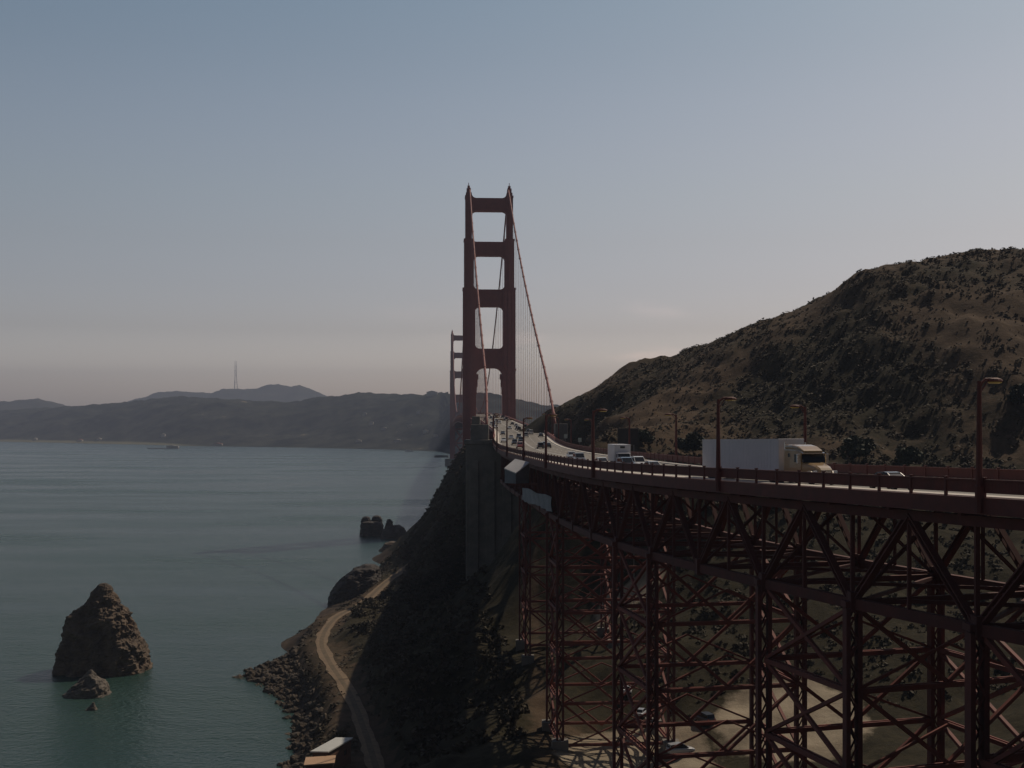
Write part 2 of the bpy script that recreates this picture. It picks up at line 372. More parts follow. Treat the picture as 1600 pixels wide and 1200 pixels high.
# dirt track
mb = MB(); tr = []
for i, p in enumerate(PD):
    q = PD[min(i+1, len(PD)-1)] - PD[max(i-1, 0)]; q = q/np.hypot(*q); nrm = np.array([q[1], -q[0]])
    for s_ in (-1.75, -0.6, 0.6, 1.75):
        a = p + nrm*(s_ + (0.45*float(vnoise(np.array([i*0.45]), np.array([s_*7]), 3)[0]) if abs(s_) > 1 else 0)); tr.append((a[0], a[1], 8.0 + min(max((p[1]-430)/60, 0), 2.0) + 0.12 + (0.05 if abs(s_) < 1 else 0)))
mb.add(tr, [(4*i+k, 4*i+k+1, 4*i+k+5, 4*i+k+4) for i in range(len(PD)-1) for k in range(3)])
pth_o = tag(mb.build('path', [M['dirt'], M['verge']], smooth=True), kind='structure')
pth_o.data.polygons.foreach_set('material_index', [1 if i_ % 3 == 1 else 0 for i_ in range(len(pth_o.data.polygons))])

# ------------------------------------------------------------------ water
def water_mat():
    m = bpy.data.materials.new('bay_water'); m.use_nodes = True; nt = m.node_tree; b = nt.nodes['Principled BSDF']; N = nt.nodes.new; L = nt.links.new
    b.inputs['Specular IOR Level'].default_value = 0.30; b.inputs['IOR'].default_value = 1.33
    tc = N('ShaderNodeTexCoord')
    def noise(scale, det, st=(1, 1, 1)):
        mp = N('ShaderNodeMapping'); mp.inputs['Scale'].default_value = st; mp.inputs['Rotation'].default_value = (0, 0, 0.12); L(tc.outputs['Object'], mp.inputs['Vector'])
        n = N('ShaderNodeTexNoise'); n.inputs['Scale'].default_value = scale; n.inputs['Detail'].default_value = det; n.inputs['Roughness'].default_value = 0.6
        L(mp.outputs['Vector'], n.inputs['Vector']); return n.outputs['Fac']
    streak = noise(0.006, 3.5, (0.6, 1.5, 1))
    r = N('ShaderNodeValToRGB'); r.color_ramp.elements[0].position = 0.35; r.color_ramp.elements[1].position = 0.68
    r.color_ramp.elements[0].color = (0.022, 0.056, 0.045, 1); r.color_ramp.elements[1].color = (0.045, 0.087, 0.075, 1)
    L(streak, r.inputs['Fac']); L(r.outputs['Color'], b.inputs['Base Color'])
    mr = N('ShaderNodeMapRange'); mr.inputs[1].default_value = 0.35; mr.inputs[2].default_value = 0.65; mr.inputs[3].default_value = 0.12; mr.inputs[4].default_value = 0.30
    L(streak, mr.inputs[0]); L(mr.outputs[0], b.inputs['Roughness'])
    w = N('ShaderNodeMath'); w.operation = 'ADD'; L(noise(0.12, 5, (0.7, 1.3, 1)), w.inputs[0]); L(noise(0.6, 4), w.inputs[1])
    amp = N('ShaderNodeMapRange'); amp.inputs[1].default_value = 0.35; amp.inputs[2].default_value = 0.65; amp.inputs[3].default_value = 0.35; amp.inputs[4].default_value = 1.0
    L(streak, amp.inputs[0])
    bp = N('ShaderNodeBump'); bp.inputs['Distance'].default_value = 1.1; L(amp.outputs[0], bp.inputs['Strength']); L(w.outputs[0], bp.inputs['Height']); L(bp.outputs['Normal'], b.inputs['Normal'])
    return m
wv = [(-9000,-300,0),(9000,-300,0),(9000,11800,0),(-9000,11800,0)]
tag(link_mesh('water', wv, [(0,1,2,3)], water_mat()), kind='structure')

# ------------------------------------------------------------------ far shore and mountains
def far_mat(name, dark, light, pale, pale_amt, scale):
    m = bpy.data.materials.new(name); m.use_nodes = True; nt = m.node_tree; b = nt.nodes['Principled BSDF']; N = nt.nodes.new; L = nt.links.new
    b.inputs['Roughness'].default_value = 1; b.inputs['Specular IOR Level'].default_value = 0
    tc = N('ShaderNodeTexCoord'); n = N('ShaderNodeTexNoise'); n.inputs['Scale'].default_value = scale; n.inputs['Detail'].default_value = 10; n.inputs['Roughness'].default_value = 0.7
    L(tc.outputs['Object'], n.inputs['Vector'])
    r = N('ShaderNodeValToRGB'); e = r.color_ramp.elements; e[0].position = 0.35; e[0].color = (*dark, 1); e[1].position = 0.6; e[1].color = (*light, 1)
    k = e.new(pale_amt); k.color = (*light, 1); k2 = e.new(min(pale_amt + 0.03, 1)); k2.color = (*pale, 1)
    L(n.outputs['Fac'], r.inputs['Fac'])
    g = N('ShaderNodeNewGeometry'); sp = N('ShaderNodeSeparateXYZ'); L(g.outputs['Position'], sp.inputs[0])
    mrx = N('ShaderNodeMapRange'); mrx.inputs[1].default_value = -1300; mrx.inputs[2].default_value = -900; mrx.inputs[3].default_value = 0; mrx.inputs[4].default_value = 9; L(sp.outputs['X'], mrx.inputs[0])
    sm = N('ShaderNodeMath'); sm.operation = 'ADD'; L(sp.outputs['Z'], sm.inputs[0]); L(mrx.outputs[0], sm.inputs[1])
    mr = N('ShaderNodeMapRange'); mr.inputs[1].default_value = 5.5; mr.inputs[2].default_value = 9; L(sm.outputs[0], mr.inputs[0])
    mx = N('ShaderNodeMix'); mx.data_type = 'RGBA'; L(mr.outputs[0], mx.inputs[0]); mx.inputs[6].default_value = (0.17, 0.165, 0.11, 1); L(r.outputs['Color'], mx.inputs[7])
    L(mx.outputs[2], b.inputs['Base Color']); return m
sh_x = [-900, 0, 150, 300, 500, 640, 690, 720, 760, 1100]; sh_y = [5600, 5030, 4500, 4000, 3670, 3330, 3150, 2560, 2430, 2400]
rg_x = [-900, -300, 0, 60, 125, 200, 260, 330, 400, 460, 500, 560, 620, 700, 760, 800, 830, 860, 1100]
rg_y = [636, 630, 641, 638, 635, 629, 621, 622, 628, 631, 624, 620, 618, 621, 627, 634, 640, 646, 652]
cols = np.arange(-900, 1100, 5.0); rows = np.concatenate([np.linspace(0, 1, 75), np.linspace(1.03, 1.7, 14)])
CX, RT = np.meshgrid(cols, rows)
Ys = np.interp(CX, sh_x, sh_y) ; Ys = Ys + 18*fbm(CX/23, CX*0, 3, 5)
Yr = Ys + 1350
Yv = Ys + (Yr - Ys)*RT; Xv = (CX - 800)/F*Yv
zr = 70 + (HZ - np.interp(CX, rg_x, rg_y))*Yr/F
prof = np.where(RT < 1, 0.02 + 0.98*sstep(0.05, 1.0, RT**0.9), 1 - sstep(1.0, 1.7, RT)*0.95)
Zv = zr*prof
Zv = Zv + (26*fbm(Xv/420, Yv/300, 3, 61)*sstep(0.15, 0.45, RT)*(1-sstep(0.75, 1.0, RT)*0.8)) + (7*np.abs(fbm(Xv/55, Yv/55, 3, 71)) + 2.5*fbm(Xv/14, Yv/14, 1, 77))*sstep(0.1, 0.2, RT)
Zv = np.where(RT < 0.10, 1.6 + 20*RT + 0*Zv, Zv); Zv[0, :] = -1.5
Zv = np.maximum(Zv, np.where(RT > 0, 1.2, -2))
tag(grid_obj('far_shore', Xv, Yv, Zv, far_mat('far_forest', (0.008, 0.012, 0.011), (0.060, 0.064, 0.050), (0.28, 0.23, 0.16), 0.66, 0.009), True), kind='structure')
def ridge(name, px, py, D, depth, amp, seed, mat):
    c = np.arange(px[0], px[-1], 3.0); rr = np.concatenate([np.linspace(0, 1, 26), np.linspace(1.08, 2, 10)]); CXX, RR = np.meshgrid(c, rr)
    Y = D - depth*(1-RR); X = (CXX - 800)/F*D*(0.5 + 0.5*Y/D)
    top = 70 + (HZ - np.interp(CXX, px, py))*D/F; ends = sstep(px[0], px[0]+60, CXX)*(1-sstep(px[-1]-60, px[-1], CXX))
    pr = np.where(RR < 1, RR**0.8, 1-(RR-1)**1.5); Z = top*pr*ends + amp*fbm(X/260, Y/260, 4, seed)*np.minimum(RR, 1)*(0.35 + 0.65*(np.abs(RR-1) > 0.1)) + 0.25*amp*fbm(X/40, Y/40, 2, seed+9)*np.minimum(RR, 1)
    Z[0, :] = -3; Z[-1, :] = -3
    return tag(grid_obj(name, X, Y, Z, mat, True), kind='structure')
mtn = far_mat('mountain_cover', (0.03, 0.034, 0.024), (0.075, 0.072, 0.05), (0.25, 0.23, 0.2), 0.68, 0.004)
ridge('mountain', [150, 225, 245, 265, 300, 330, 345, 365, 395, 415, 425, 440, 455, 468, 480, 495, 515, 560, 640], [640, 622, 614, 611, 613, 613, 608, 608, 609, 603, 601, 602, 603, 601, 604, 611, 620, 632, 640], 9600, 1500, 22, 81, mtn)
ridge('mountain_west', [-500, -100, 0, 30, 60, 80, 100, 120, 160, 220, 330], [628, 632, 628, 625, 624, 628, 633, 636, 634, 632, 645], 8200, 1200, 18, 91, mtn)
ridge('mountain_east', [700, 790, 830, 860, 900, 1000, 1300], [640, 641, 640, 639, 638, 636, 640], 8800, 1200, 15, 95, mtn)

# antenna mast on the mountain
e = tag(empty('antenna_mast', ((368-800)/F*9600, 9600, 335)), 'tall three-legged antenna mast on the far mountain top', 'antenna mast')
for k in range(3):
    a = 2*math.pi*k/3 + 0.3; mb = MB(); mb.tube([(15*math.cos(a), 15*math.sin(a), 0), (7*math.cos(a), 7*math.sin(a), 110), (8*math.cos(a), 8*math.sin(a), 180), (7*math.cos(a), 7*math.sin(a), 225)], [2.4, 1.9, 1.5, 0.8], 6).build('leg', M['galv'], e)
for z, r_ in ((60, 10.6), (110, 7), (150, 7.6), (180, 8)):
    for k in range(3):
        a = 2*math.pi*k/3 + 0.3; b_ = a + 2*math.pi/3; mb = MB(); mb.bar((r_*math.cos(a), r_*math.sin(a), z), (r_*math.cos(b_), r_*math.sin(b_), z), 2, 3); mb.build('cross_beam', M['galv'], e)

# ------------------------------------------------------------------ world, sun, haze
SUN_EL, SUN_AZ = 47.0, 42.0       # azimuth to the right of the view axis
w = bpy.data.worlds.new('World'); sc.world = w; w.use_nodes = True; nt = w.node_tree
bg = nt.nodes['Background']; sky = nt.nodes.new('ShaderNodeTexSky'); sky.sky_type = 'NISHITA'; sky.sun_disc = False
sky.sun_elevation = R(SUN_EL); sky.sun_rotation = R(SUN_AZ); sky.altitude = 70; sky.air_density = 1.3; sky.dust_density = 2.0; sky.ozone_density = 2.0
tcw = nt.nodes.new('ShaderNodeTexCoord'); sx = nt.nodes.new('ShaderNodeSeparateXYZ'); nt.links.new(tcw.outputs['Generated'], sx.inputs[0])
rw = nt.nodes.new('ShaderNodeValToRGB'); els = rw.color_ramp.elements     # air near the horizon is dusty and warm, the sky overhead deeper
SKY = [(0.0, (0.734, 0.6838, 0.8048)), (0.02, (0.734, 0.6838, 0.8048)), (0.045, (0.734, 0.6838, 0.8048)), (0.075, (0.4818, 0.4331, 0.4913)), (0.11, (0.4224, 0.3753, 0.4056)), (0.145, (0.3965, 0.3488, 0.3526)), (0.18, (0.3847, 0.3433, 0.3332)), (0.215, (0.3727, 0.3346, 0.3222)), (0.25, (0.3528, 0.324, 0.3093)), (0.285, (0.3239, 0.3094, 0.2935)), (0.32, (0.303, 0.3023, 0.286)), (0.5, (0.16, 0.16, 0.17)), (1.0, (0.09, 0.09, 0.1))]
while len(els) < len(SKY): els.new(0.5)
for e_, (p_, c_) in zip(els, SKY): e_.position = p_; e_.color = (*c_, 1)
nt.links.new(sx.outputs['Z'], rw.inputs['Fac'])
mw = nt.nodes.new('ShaderNodeMix'); mw.data_type = 'RGBA'; mw.blend_type = 'MULTIPLY'; mw.inputs[0].default_value = 1
nt.links.new(sky.outputs['Color'], mw.inputs[6]); nt.links.new(rw.outputs['Color'], mw.inputs[7])
ry = nt.nodes.new('ShaderNodeMapRange'); ry.inputs[1].default_value = -0.4; ry.inputs[2].default_value = 0.75; ry.inputs[3].default_value = 0.8; ry.inputs[4].default_value = 2.0; nt.links.new(sx.outputs['Y'], ry.inputs[0])
cm = nt.nodes.new('ShaderNodeMapping'); cm.inputs['Scale'].default_value = (5, 5, 22); cm.inputs['Location'].default_value = (3.1, 0.4, 0.2); nt.links.new(tcw.outputs['Generated'], cm.inputs[0])
cn = nt.nodes.new('ShaderNodeTexNoise'); cn.inputs['Scale'].default_value = 1.3; cn.inputs['Detail'].default_value = 6; nt.links.new(cm.outputs[0], cn.inputs['Vector'])
cr = nt.nodes.new('ShaderNodeMapRange'); cr.interpolation_type = 'SMOOTHSTEP'; cr.inputs[1].default_value = 0.50; cr.inputs[2].default_value = 0.72; nt.links.new(cn.outputs['Fac'], cr.inputs[0])
cz = nt.nodes.new('ShaderNodeMapRange'); cz.interpolation_type = 'SMOOTHSTEP'; cz.inputs[1].default_value = 0.125; cz.inputs[2].default_value = 0.06; nt.links.new(sx.outputs['Z'], cz.inputs[0])
cx_ = nt.nodes.new('ShaderNodeMapRange'); cx_.interpolation_type = 'SMOOTHSTEP'; cx_.inputs[1].default_value = -0.16; cx_.inputs[2].default_value = 0.03; nt.links.new(sx.outputs['X'], cx_.inputs[0])
c1 = nt.nodes.new('ShaderNodeMath'); c1.operation = 'MULTIPLY'; nt.links.new(cr.outputs[0], c1.inputs[0]); nt.links.new(cz.outputs[0], c1.inputs[1])
c2 = nt.nodes.new('ShaderNodeMath'); c2.operation = 'MULTIPLY'; nt.links.new(c1.outputs[0], c2.inputs[0]); nt.links.new(cx_.outputs[0], c2.inputs[1])
cc = nt.nodes.new('ShaderNodeMix'); cc.data_type = 'RGBA'; cc.blend_type = 'MULTIPLY'; nt.links.new(c2.outputs[0], cc.inputs[0]); nt.links.new(mw.outputs[2], cc.inputs[6]); cc.inputs[7].default_value = (1.28, 1.18, 1.16, 1)
vw = nt.nodes.new('ShaderNodeVectorMath'); vw.operation = 'SCALE'; nt.links.new(cc.outputs[2], vw.inputs[0]); nt.links.new(ry.outputs[0], vw.inputs['Scale'])
nt.links.new(vw.outputs['Vector'], bg.inputs['Color']); bg.inputs['Strength'].default_value = 0.14
sd = bpy.data.lights.new('sun', 'SUN'); sd.energy = 3.1; sd.angle = R(0.5); sd.color = (1.0, 0.85, 0.68)
so = bpy.data.objects.new('sun', sd); COL.objects.link(so)
dirv = Vector((math.sin(R(SUN_AZ))*math.cos(R(SUN_EL)), math.cos(R(SUN_AZ))*math.cos(R(SUN_EL)), math.sin(R(SUN_EL))))
so.rotation_euler = dirv.to_track_quat('Z', 'Y').to_euler(); so.location = dirv*3000
hm = bpy.data.materials.new('haze_air'); hm.use_nodes = True; nt = hm.node_tree
for n_ in list(nt.nodes):
    if n_.type == 'BSDF_PRINCIPLED': nt.nodes.remove(n_)
pv = nt.nodes.new('ShaderNodeVolumePrincipled'); pv.inputs['Density'].default_value = 0.00010; pv.inputs['Color'].default_value = (0.64, 0.74, 0.98, 1); pv.inputs['Anisotropy'].default_value = 0.0
nt.links.new(pv.outputs['Volume'], [n_ for n_ in nt.nodes if n_.type == 'OUTPUT_MATERIAL'][0].inputs['Volume'])
mb = MB(); mb.box((0, 5900, 291), (19000, 12600, 602)); hz = mb.build('haze', hm); tag(hz, kind='stuff')

sc.view_settings.view_transform = 'Standard'; sc.view_settings.look = 'None'; sc.view_settings.exposure = -0.45; sc.view_settings.gamma = 1
sc.cycles.use_denoising = True
sc.cycles.max_bounces = 6; sc.cycles.volume_bounces = 0
# ------------------------------------------------------------------ road, sidewalks, markings (one surface from the near approach over the whole bridge)
US = list(np.arange(-8, 488, 4.0)) + list(np.arange(488, 2900, 12.0))
tag(ribbon('road', 1.8, DW-1.8, 0, 0, M['asphalt'], US), kind='structure')
tag(ribbon('sidewalk', 0.25, 1.8, 0.16, 0.16, M['walk'], US, thick=0.30), kind='structure')
tag(ribbon('sidewalk', DW-1.8, DW-0.25, 0.16, 0.16, M['walk'], US, thick=0.30), kind='structure')
LANES = [1.8 + 16.4/6*i for i in range(7)]
mb = MB()
for i, d in enumerate(LANES[1:-1]):
    if i == 2:
        for dd in (d-0.16, d+0.16):
            for u in np.arange(0, 2400, 6.0): mb.add([at(u, dd-0.07, .006), at(u, dd+0.07, .006), at(u+6, dd+0.07, .006), at(u+6, dd-0.07, .006)], [(0,1,2,3)])
    else:
        for u in np.arange(0, 1500, 11.0): mb.add([at(u, d-0.07, .006), at(u, d+0.07, .006), at(u+4, d+0.07, .006), at(u+4, d-0.07, .006)], [(0,1,2,3)])
tag(mb.build('lane_markings', M['paint']), kind='structure')
mb = MB()
for d, sg in ((LANES[0]+0.35, 1), (LANES[6]-0.35, 1)):
    mb.add([at(u, d + k, .006) for u in US for k in (-0.06, 0.06)], [(2*i, 2*i+1, 2*i+3, 2*i+2) for i in range(len(US)-1)])
tag(mb.build('edge_lines', M['paint']), kind='structure')

# ------------------------------------------------------------------ railings
def railing(name, d, u0, u1, label, post_step=3.8, side=-1):
    root = tag(empty(name, at(u0, d)), label, 'railing'); base = root.location.copy()
    def loc(v): return v - base
    us = np.arange(u0, u1, 2.0)
    mb = MB(); mb.loft([[loc(at(u, d-0.09, 1.32)), loc(at(u, d+0.09, 1.32)), loc(at(u, d+0.09, 1.20)), loc(at(u, d-0.09, 1.20))] for u in us]); mb.build('handrail', M['rail'], root)
    mb = MB(); mb.loft([[loc(at(u, d-0.05, 0.48)), loc(at(u, d+0.05, 0.48)), loc(at(u, d+0.05, 0.40)), loc(at(u, d-0.05, 0.40))] for u in us]); mb.build('bottom_rail', M['rail'], root)
    mb = MB(); u = u0
    while u < u1 - .2:
        p = loc(at(u, d)); tx, ty = frame(u); mb.box((p.x, p.y, p.z+0.82), (0.05, 0.10, 0.79), math.atan2(-tx, ty)); u += 0.13*frame(u)[1]
    mb.build('pickets', M['rail'], root)
    u = u0; pm = None; k = 0
    while u < u1 and k < 98:
        if pm is None:
            mb = MB(); mb.box((0, 0, 0.58), (0.17, 0.20, 1.62)); mb.box((0, 0, 1.42), (0.24, 0.26, 0.07)); pm = mb.build('post', M['rail'], root); o = pm
        else:
            o = pm.copy(); COL.objects.link(o)
        o.location = loc(at(u, d)); o.rotation_euler = (0, 0, rot_n(u)); k += 1; u += post_step*frame(u)[1]
    return root
railing('bridge_railing', 0.0, 62, 400, 'red picket railing along the near edge of the approach road, over the pale kerb strip')
railing('bridge_railing', DW, 62, 400, 'red picket railing along the far hill side of the road, behind the traffic')

# ------------------------------------------------------------------ approach viaduct
via = tag(empty('approach_viaduct', at(200, 10)), 'dark red steel truss viaduct on braced towers carrying the approach road', 'viaduct'); VB = via.location.copy()
def V(p): return Vector(p) - VB
UV = list(np.arange(-6, 470, 4.0))
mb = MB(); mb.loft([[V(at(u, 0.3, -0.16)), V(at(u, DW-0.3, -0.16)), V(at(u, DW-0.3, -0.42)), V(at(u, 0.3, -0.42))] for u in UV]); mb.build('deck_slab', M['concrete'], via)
for d in (0.0, DW):
    mb = MB(); s_ = -1 if d == 0 else 1
    mb.loft([[V(at(u, d-0.14, 0.10)), V(at(u, d+0.14, 0.10)), V(at(u, d+0.14, -1.05)), V(at(u, d-0.14, -1.05))] for u in UV])
    mb.build('edge_girder', M['rail'], via)
mb = MB()
for u in np.arange(48, 470, 7.5): mb.bar(V(at(u, 0.2, -0.85)), V(at(u, DW-0.2, -0.85)), 0.35, 0.8)
for d in (4, 7, 10, 13, 16):
    for u in np.arange(48, 468, 7.5): mb.bar(V(at(u, d, -0.9)), V(at(u+7.5, d, -0.9)), 0.3, 0.7)
o = mb.build('floor_beams', M['steel_shaded'], via); o['kind'] = 'stuff'
D1, D2, TD = 1.0, 19.0, 9.0
UN = list(np.arange(45, 345, 14.3))
UN = [45.0]
while UN[-1] < 335: UN.append(UN[-1] + 14.6*frame(UN[-1])[1])
def latt(mb, p, q, w, h, up=(0, 0, 1)):      # a member of two flanges with lacing between
    p = Vector(p); q = Vector(q); d = (q-p).normalized(); u = Vector(up)
    if abs(d.dot(u)) > .98: u = Vector((0, 1, 0))
    a = d.cross(u).normalized(); t = w*0.22
    for s_ in (-1, 1): mb.bar(p + a*s_*(w-t)/2, q + a*s_*(w-t)/2, t, h, up)
    L = (q-p).length; n = max(2, int(L/(w*1.1)))
    for k in range(n):
        s_ = 1 if k % 2 else -1
        mb.bar(p + d*(L*k/n) + a*s_*(w/2-t), p + d*(L*(k+1)/n) - a*s_*(w/2-t), 0.09, h*0.4, up)
for d, lb in ((D1, None), (D2, None)):
    tmb = MB()
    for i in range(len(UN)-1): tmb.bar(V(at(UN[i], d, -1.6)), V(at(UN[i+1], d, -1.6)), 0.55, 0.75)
    top = tmb.build('side_truss', M['steel_shaded'], via)
    def sub(n_, mb_): mb_.build(n_, M['steel_shaded'], top)
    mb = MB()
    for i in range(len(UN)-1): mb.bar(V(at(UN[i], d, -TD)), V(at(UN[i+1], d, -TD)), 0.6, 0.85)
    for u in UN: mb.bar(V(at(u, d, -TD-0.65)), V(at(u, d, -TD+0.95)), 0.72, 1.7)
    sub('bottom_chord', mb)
    for i in range(len(UN)-1):
        um = (UN[i]+UN[i+1])/2
        for a_, b_ in ((UN[i], um), (UN[i+1], um)):
            mb = MB(); latt(mb, V(at(a_, d, -TD)), V(at(b_, d, -1.6)), 0.62, 0.5, (1, 0, 0)); sub('diagonal', mb)
        mb = MB(); mb.bar(V(at(um, d, -TD)), V(at(um, d, -1.6)), 0.26, 0.3); sub('vertical', mb)
        mb = MB(); mb.bar(V(at(UN[i], d, -TD)), V(at(UN[i], d, -1.6)), 0.30, 0.34); sub('vertical', mb)
mb = MB()
for i in range(len(UN)-1):
    mb.bar(V(at(UN[i], D1, -TD)), V(at(UN[i], D2, -TD)), 0.4, 0.5)
    mb.bar(V(at(UN[i], D1, -TD-0.03)), V(at(UN[i+1], D2, -TD-0.03)), 0.3, 0.3); mb.bar(V(at(UN[i], D2, -TD+0.3)), V(at(UN[i+1], D1, -TD+0.3)), 0.3, 0.3)
    mb.bar(V(at(UN[i], D1, -TD)), V(at(UN[i], 10, -1.3)), 0.26, 0.26); mb.bar(V(at(UN[i], D2, -TD)), V(at(UN[i], 10, -1.3)), 0.26, 0.26)
o = mb.build('lateral_bracing', M['steel_shaded'], via); o['kind'] = 'stuff'
# braced support towers: four columns, struts and crossed braces
def support(ua, ub):
    corners = [(ua, D1), (ub, D1), (ub, D2), (ua, D2)]; zt = float(EZ((ua+ub)/2)) - TD - 0.3
    tops = [at(u, d) for u, d in corners]; bot = []
    for p in tops: bot.append(h1(p.x, p.y))
    cols_ = [];
    root = None
    for p, zb in zip(tops, bot):
        mb = MB(); 
        for sx in (-1, 1):
            mb.box((p.x-VB.x+sx*0.47, p.y-VB.y, (zt+zb)/2-0.5-VB.z), (0.34, 1.2, zt-zb+1.0))
        n = int((zt-zb)/1.3)
        for k in range(n):
            z0 = zb + (zt-zb)*k/n - VB.z; z1 = zb + (zt-zb)*(k+1)/n - VB.z; s_ = 1 if k % 2 else -1
            for yy in (-0.52, 0.52): mb.bar((p.x-VB.x+s_*0.31, p.y-VB.y+yy, z0), (p.x-VB.x-s_*0.31, p.y-VB.y+yy, z1), 0.14, 0.08, (0, 1, 0))
        mb.box((p.x-VB.x, p.y-VB.y, zt-VB.z+0.35), (1.5, 1.5, 0.5)); cols_.append((mb, p, zb))
    tower = None
    for mb, p, zb in cols_:
        if tower is None: tower = mb.build('support_tower', M['column'], via)
        else: mb.build('column', M['column'], tower)
    for p, zb in [(c[1], c[2]) for c in cols_]:
        f = MB(); f.box((p.x-VB.x, p.y-VB.y, zb+0.2-VB.z), (2.6, 2.6, 2.6)); f.build('footing', M['concrete'], tower)
    zlo = max(bot); H = zt - zlo; nl = max(1, round(H/7.6)); lv = [zt - H*k/nl for k in range(nl+1)]
    for a_ in range(4):
        p, q = tops[a_], tops[(a_+1) % 4]; m = (p+q)/2; long = (p-q).length
        d_ = (q-p).normalized(); ins = d_*0.64
        for k, z in enumerate(lv):
            if k == nl: z += 0.6
            P_, Q_ = V((p.x, p.y, z)), V((q.x, q.y, z))
            if k: mb = MB(); latt(mb, P_+ins, Q_-ins, 0.62, 0.42, (0, 0, 1)); mb.build('strut', M['strut'], tower)
        for k in range(nl):
            z0, z1 = lv[k]-0.2, lv[k+1]+0.2; br = MB()
            if long > 16.5:
                br.bar(V((p.x, p.y, z0))+ins, V((m.x, m.y, z1)), 0.34, 0.30); br.bar(V((q.x, q.y, z0))-ins, V((m.x, m.y, z1)), 0.30, 0.34)
                br.bar(V((p.x, p.y, z1))+ins, V((m.x, m.y, (z0+z1)/2)), 0.22, 0.2); br.bar(V((q.x, q.y, z1))-ins, V((m.x, m.y, (z0+z1)/2)), 0.2, 0.22)
            else:
                br.bar(V((p.x, p.y, z0))+ins, V((q.x, q.y, z1))-ins, 0.36, 0.30); br.bar(V((q.x, q.y, z0))-ins, V((p.x, p.y, z1))+ins, 0.30, 0.36)
            br.build('brace', M['strut'], tower)
for ua, ub in ((UN[0], UN[1]), (UN[2], UN[3]), (UN[4], UN[5]), (UN[7], UN[8]), (UN[11], UN[12]), (UN[15], UN[16])):
    support(ua, ub)

# ------------------------------------------------------------------ concrete pylon at the end of the side span
def pylon(d0, d1, u0, u1, label, wide=True):
    p = at((u0+u1)/2, (d0+d1)/2); e = tag(empty('concrete_pylon', (p.x, p.y, 0)), label, 'pylon'); rz = math.atan2(-frame(u0)[0], 1)
    e.rotation_euler = (0, 0, rz); w_ = d1-d0; dep = u1-u0; zr_ = float(EZ((u0+u1)/2))
    zb = min(h1(p.x-w_/2, p.y-dep/2), h1(p.x+w_/2, p.y-dep/2), h1(p.x-w_/2, p.y+dep/2)) - 2
    mb = MB(); mb.box((0, 0, (zr_-3+zb)/2), (w_, dep, zr_-3-zb))
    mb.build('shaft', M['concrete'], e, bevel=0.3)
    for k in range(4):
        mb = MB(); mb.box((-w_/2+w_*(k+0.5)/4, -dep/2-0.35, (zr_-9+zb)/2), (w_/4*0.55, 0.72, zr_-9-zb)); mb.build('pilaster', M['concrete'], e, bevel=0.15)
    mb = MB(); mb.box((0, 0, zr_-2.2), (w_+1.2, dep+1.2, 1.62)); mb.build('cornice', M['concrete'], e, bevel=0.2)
    return e, zr_, w_, dep
e, zr_, w_, dep = pylon(-10.4, 13.6, 452, 470, 'massive shaded concrete pylon block rising from the slope under the bridge deck')
for dx, sx, sy, zt in ((-w_/2+5.0, 6.6, 13, 4.2), (-w_/2+3.6, 3.0, 8, 7.2)):
    mb = MB(); mb.box((dx, 0, zr_-1.4+(zt+1.4)/2), (sx, sy, zt+1.4)); mb.build('turret', M['concrete'], e, bevel=0.2)
e, zr_, w_, dep = pylon(21.4, 28.0, 455, 470, 'smaller concrete pylon top beside the hill, where the far cable comes down')
mb = MB(); mb.box((0, 0, zr_+1.5), (4.6, 10, 6)); mb.build('turret', M['concrete'], e, bevel=0.2)

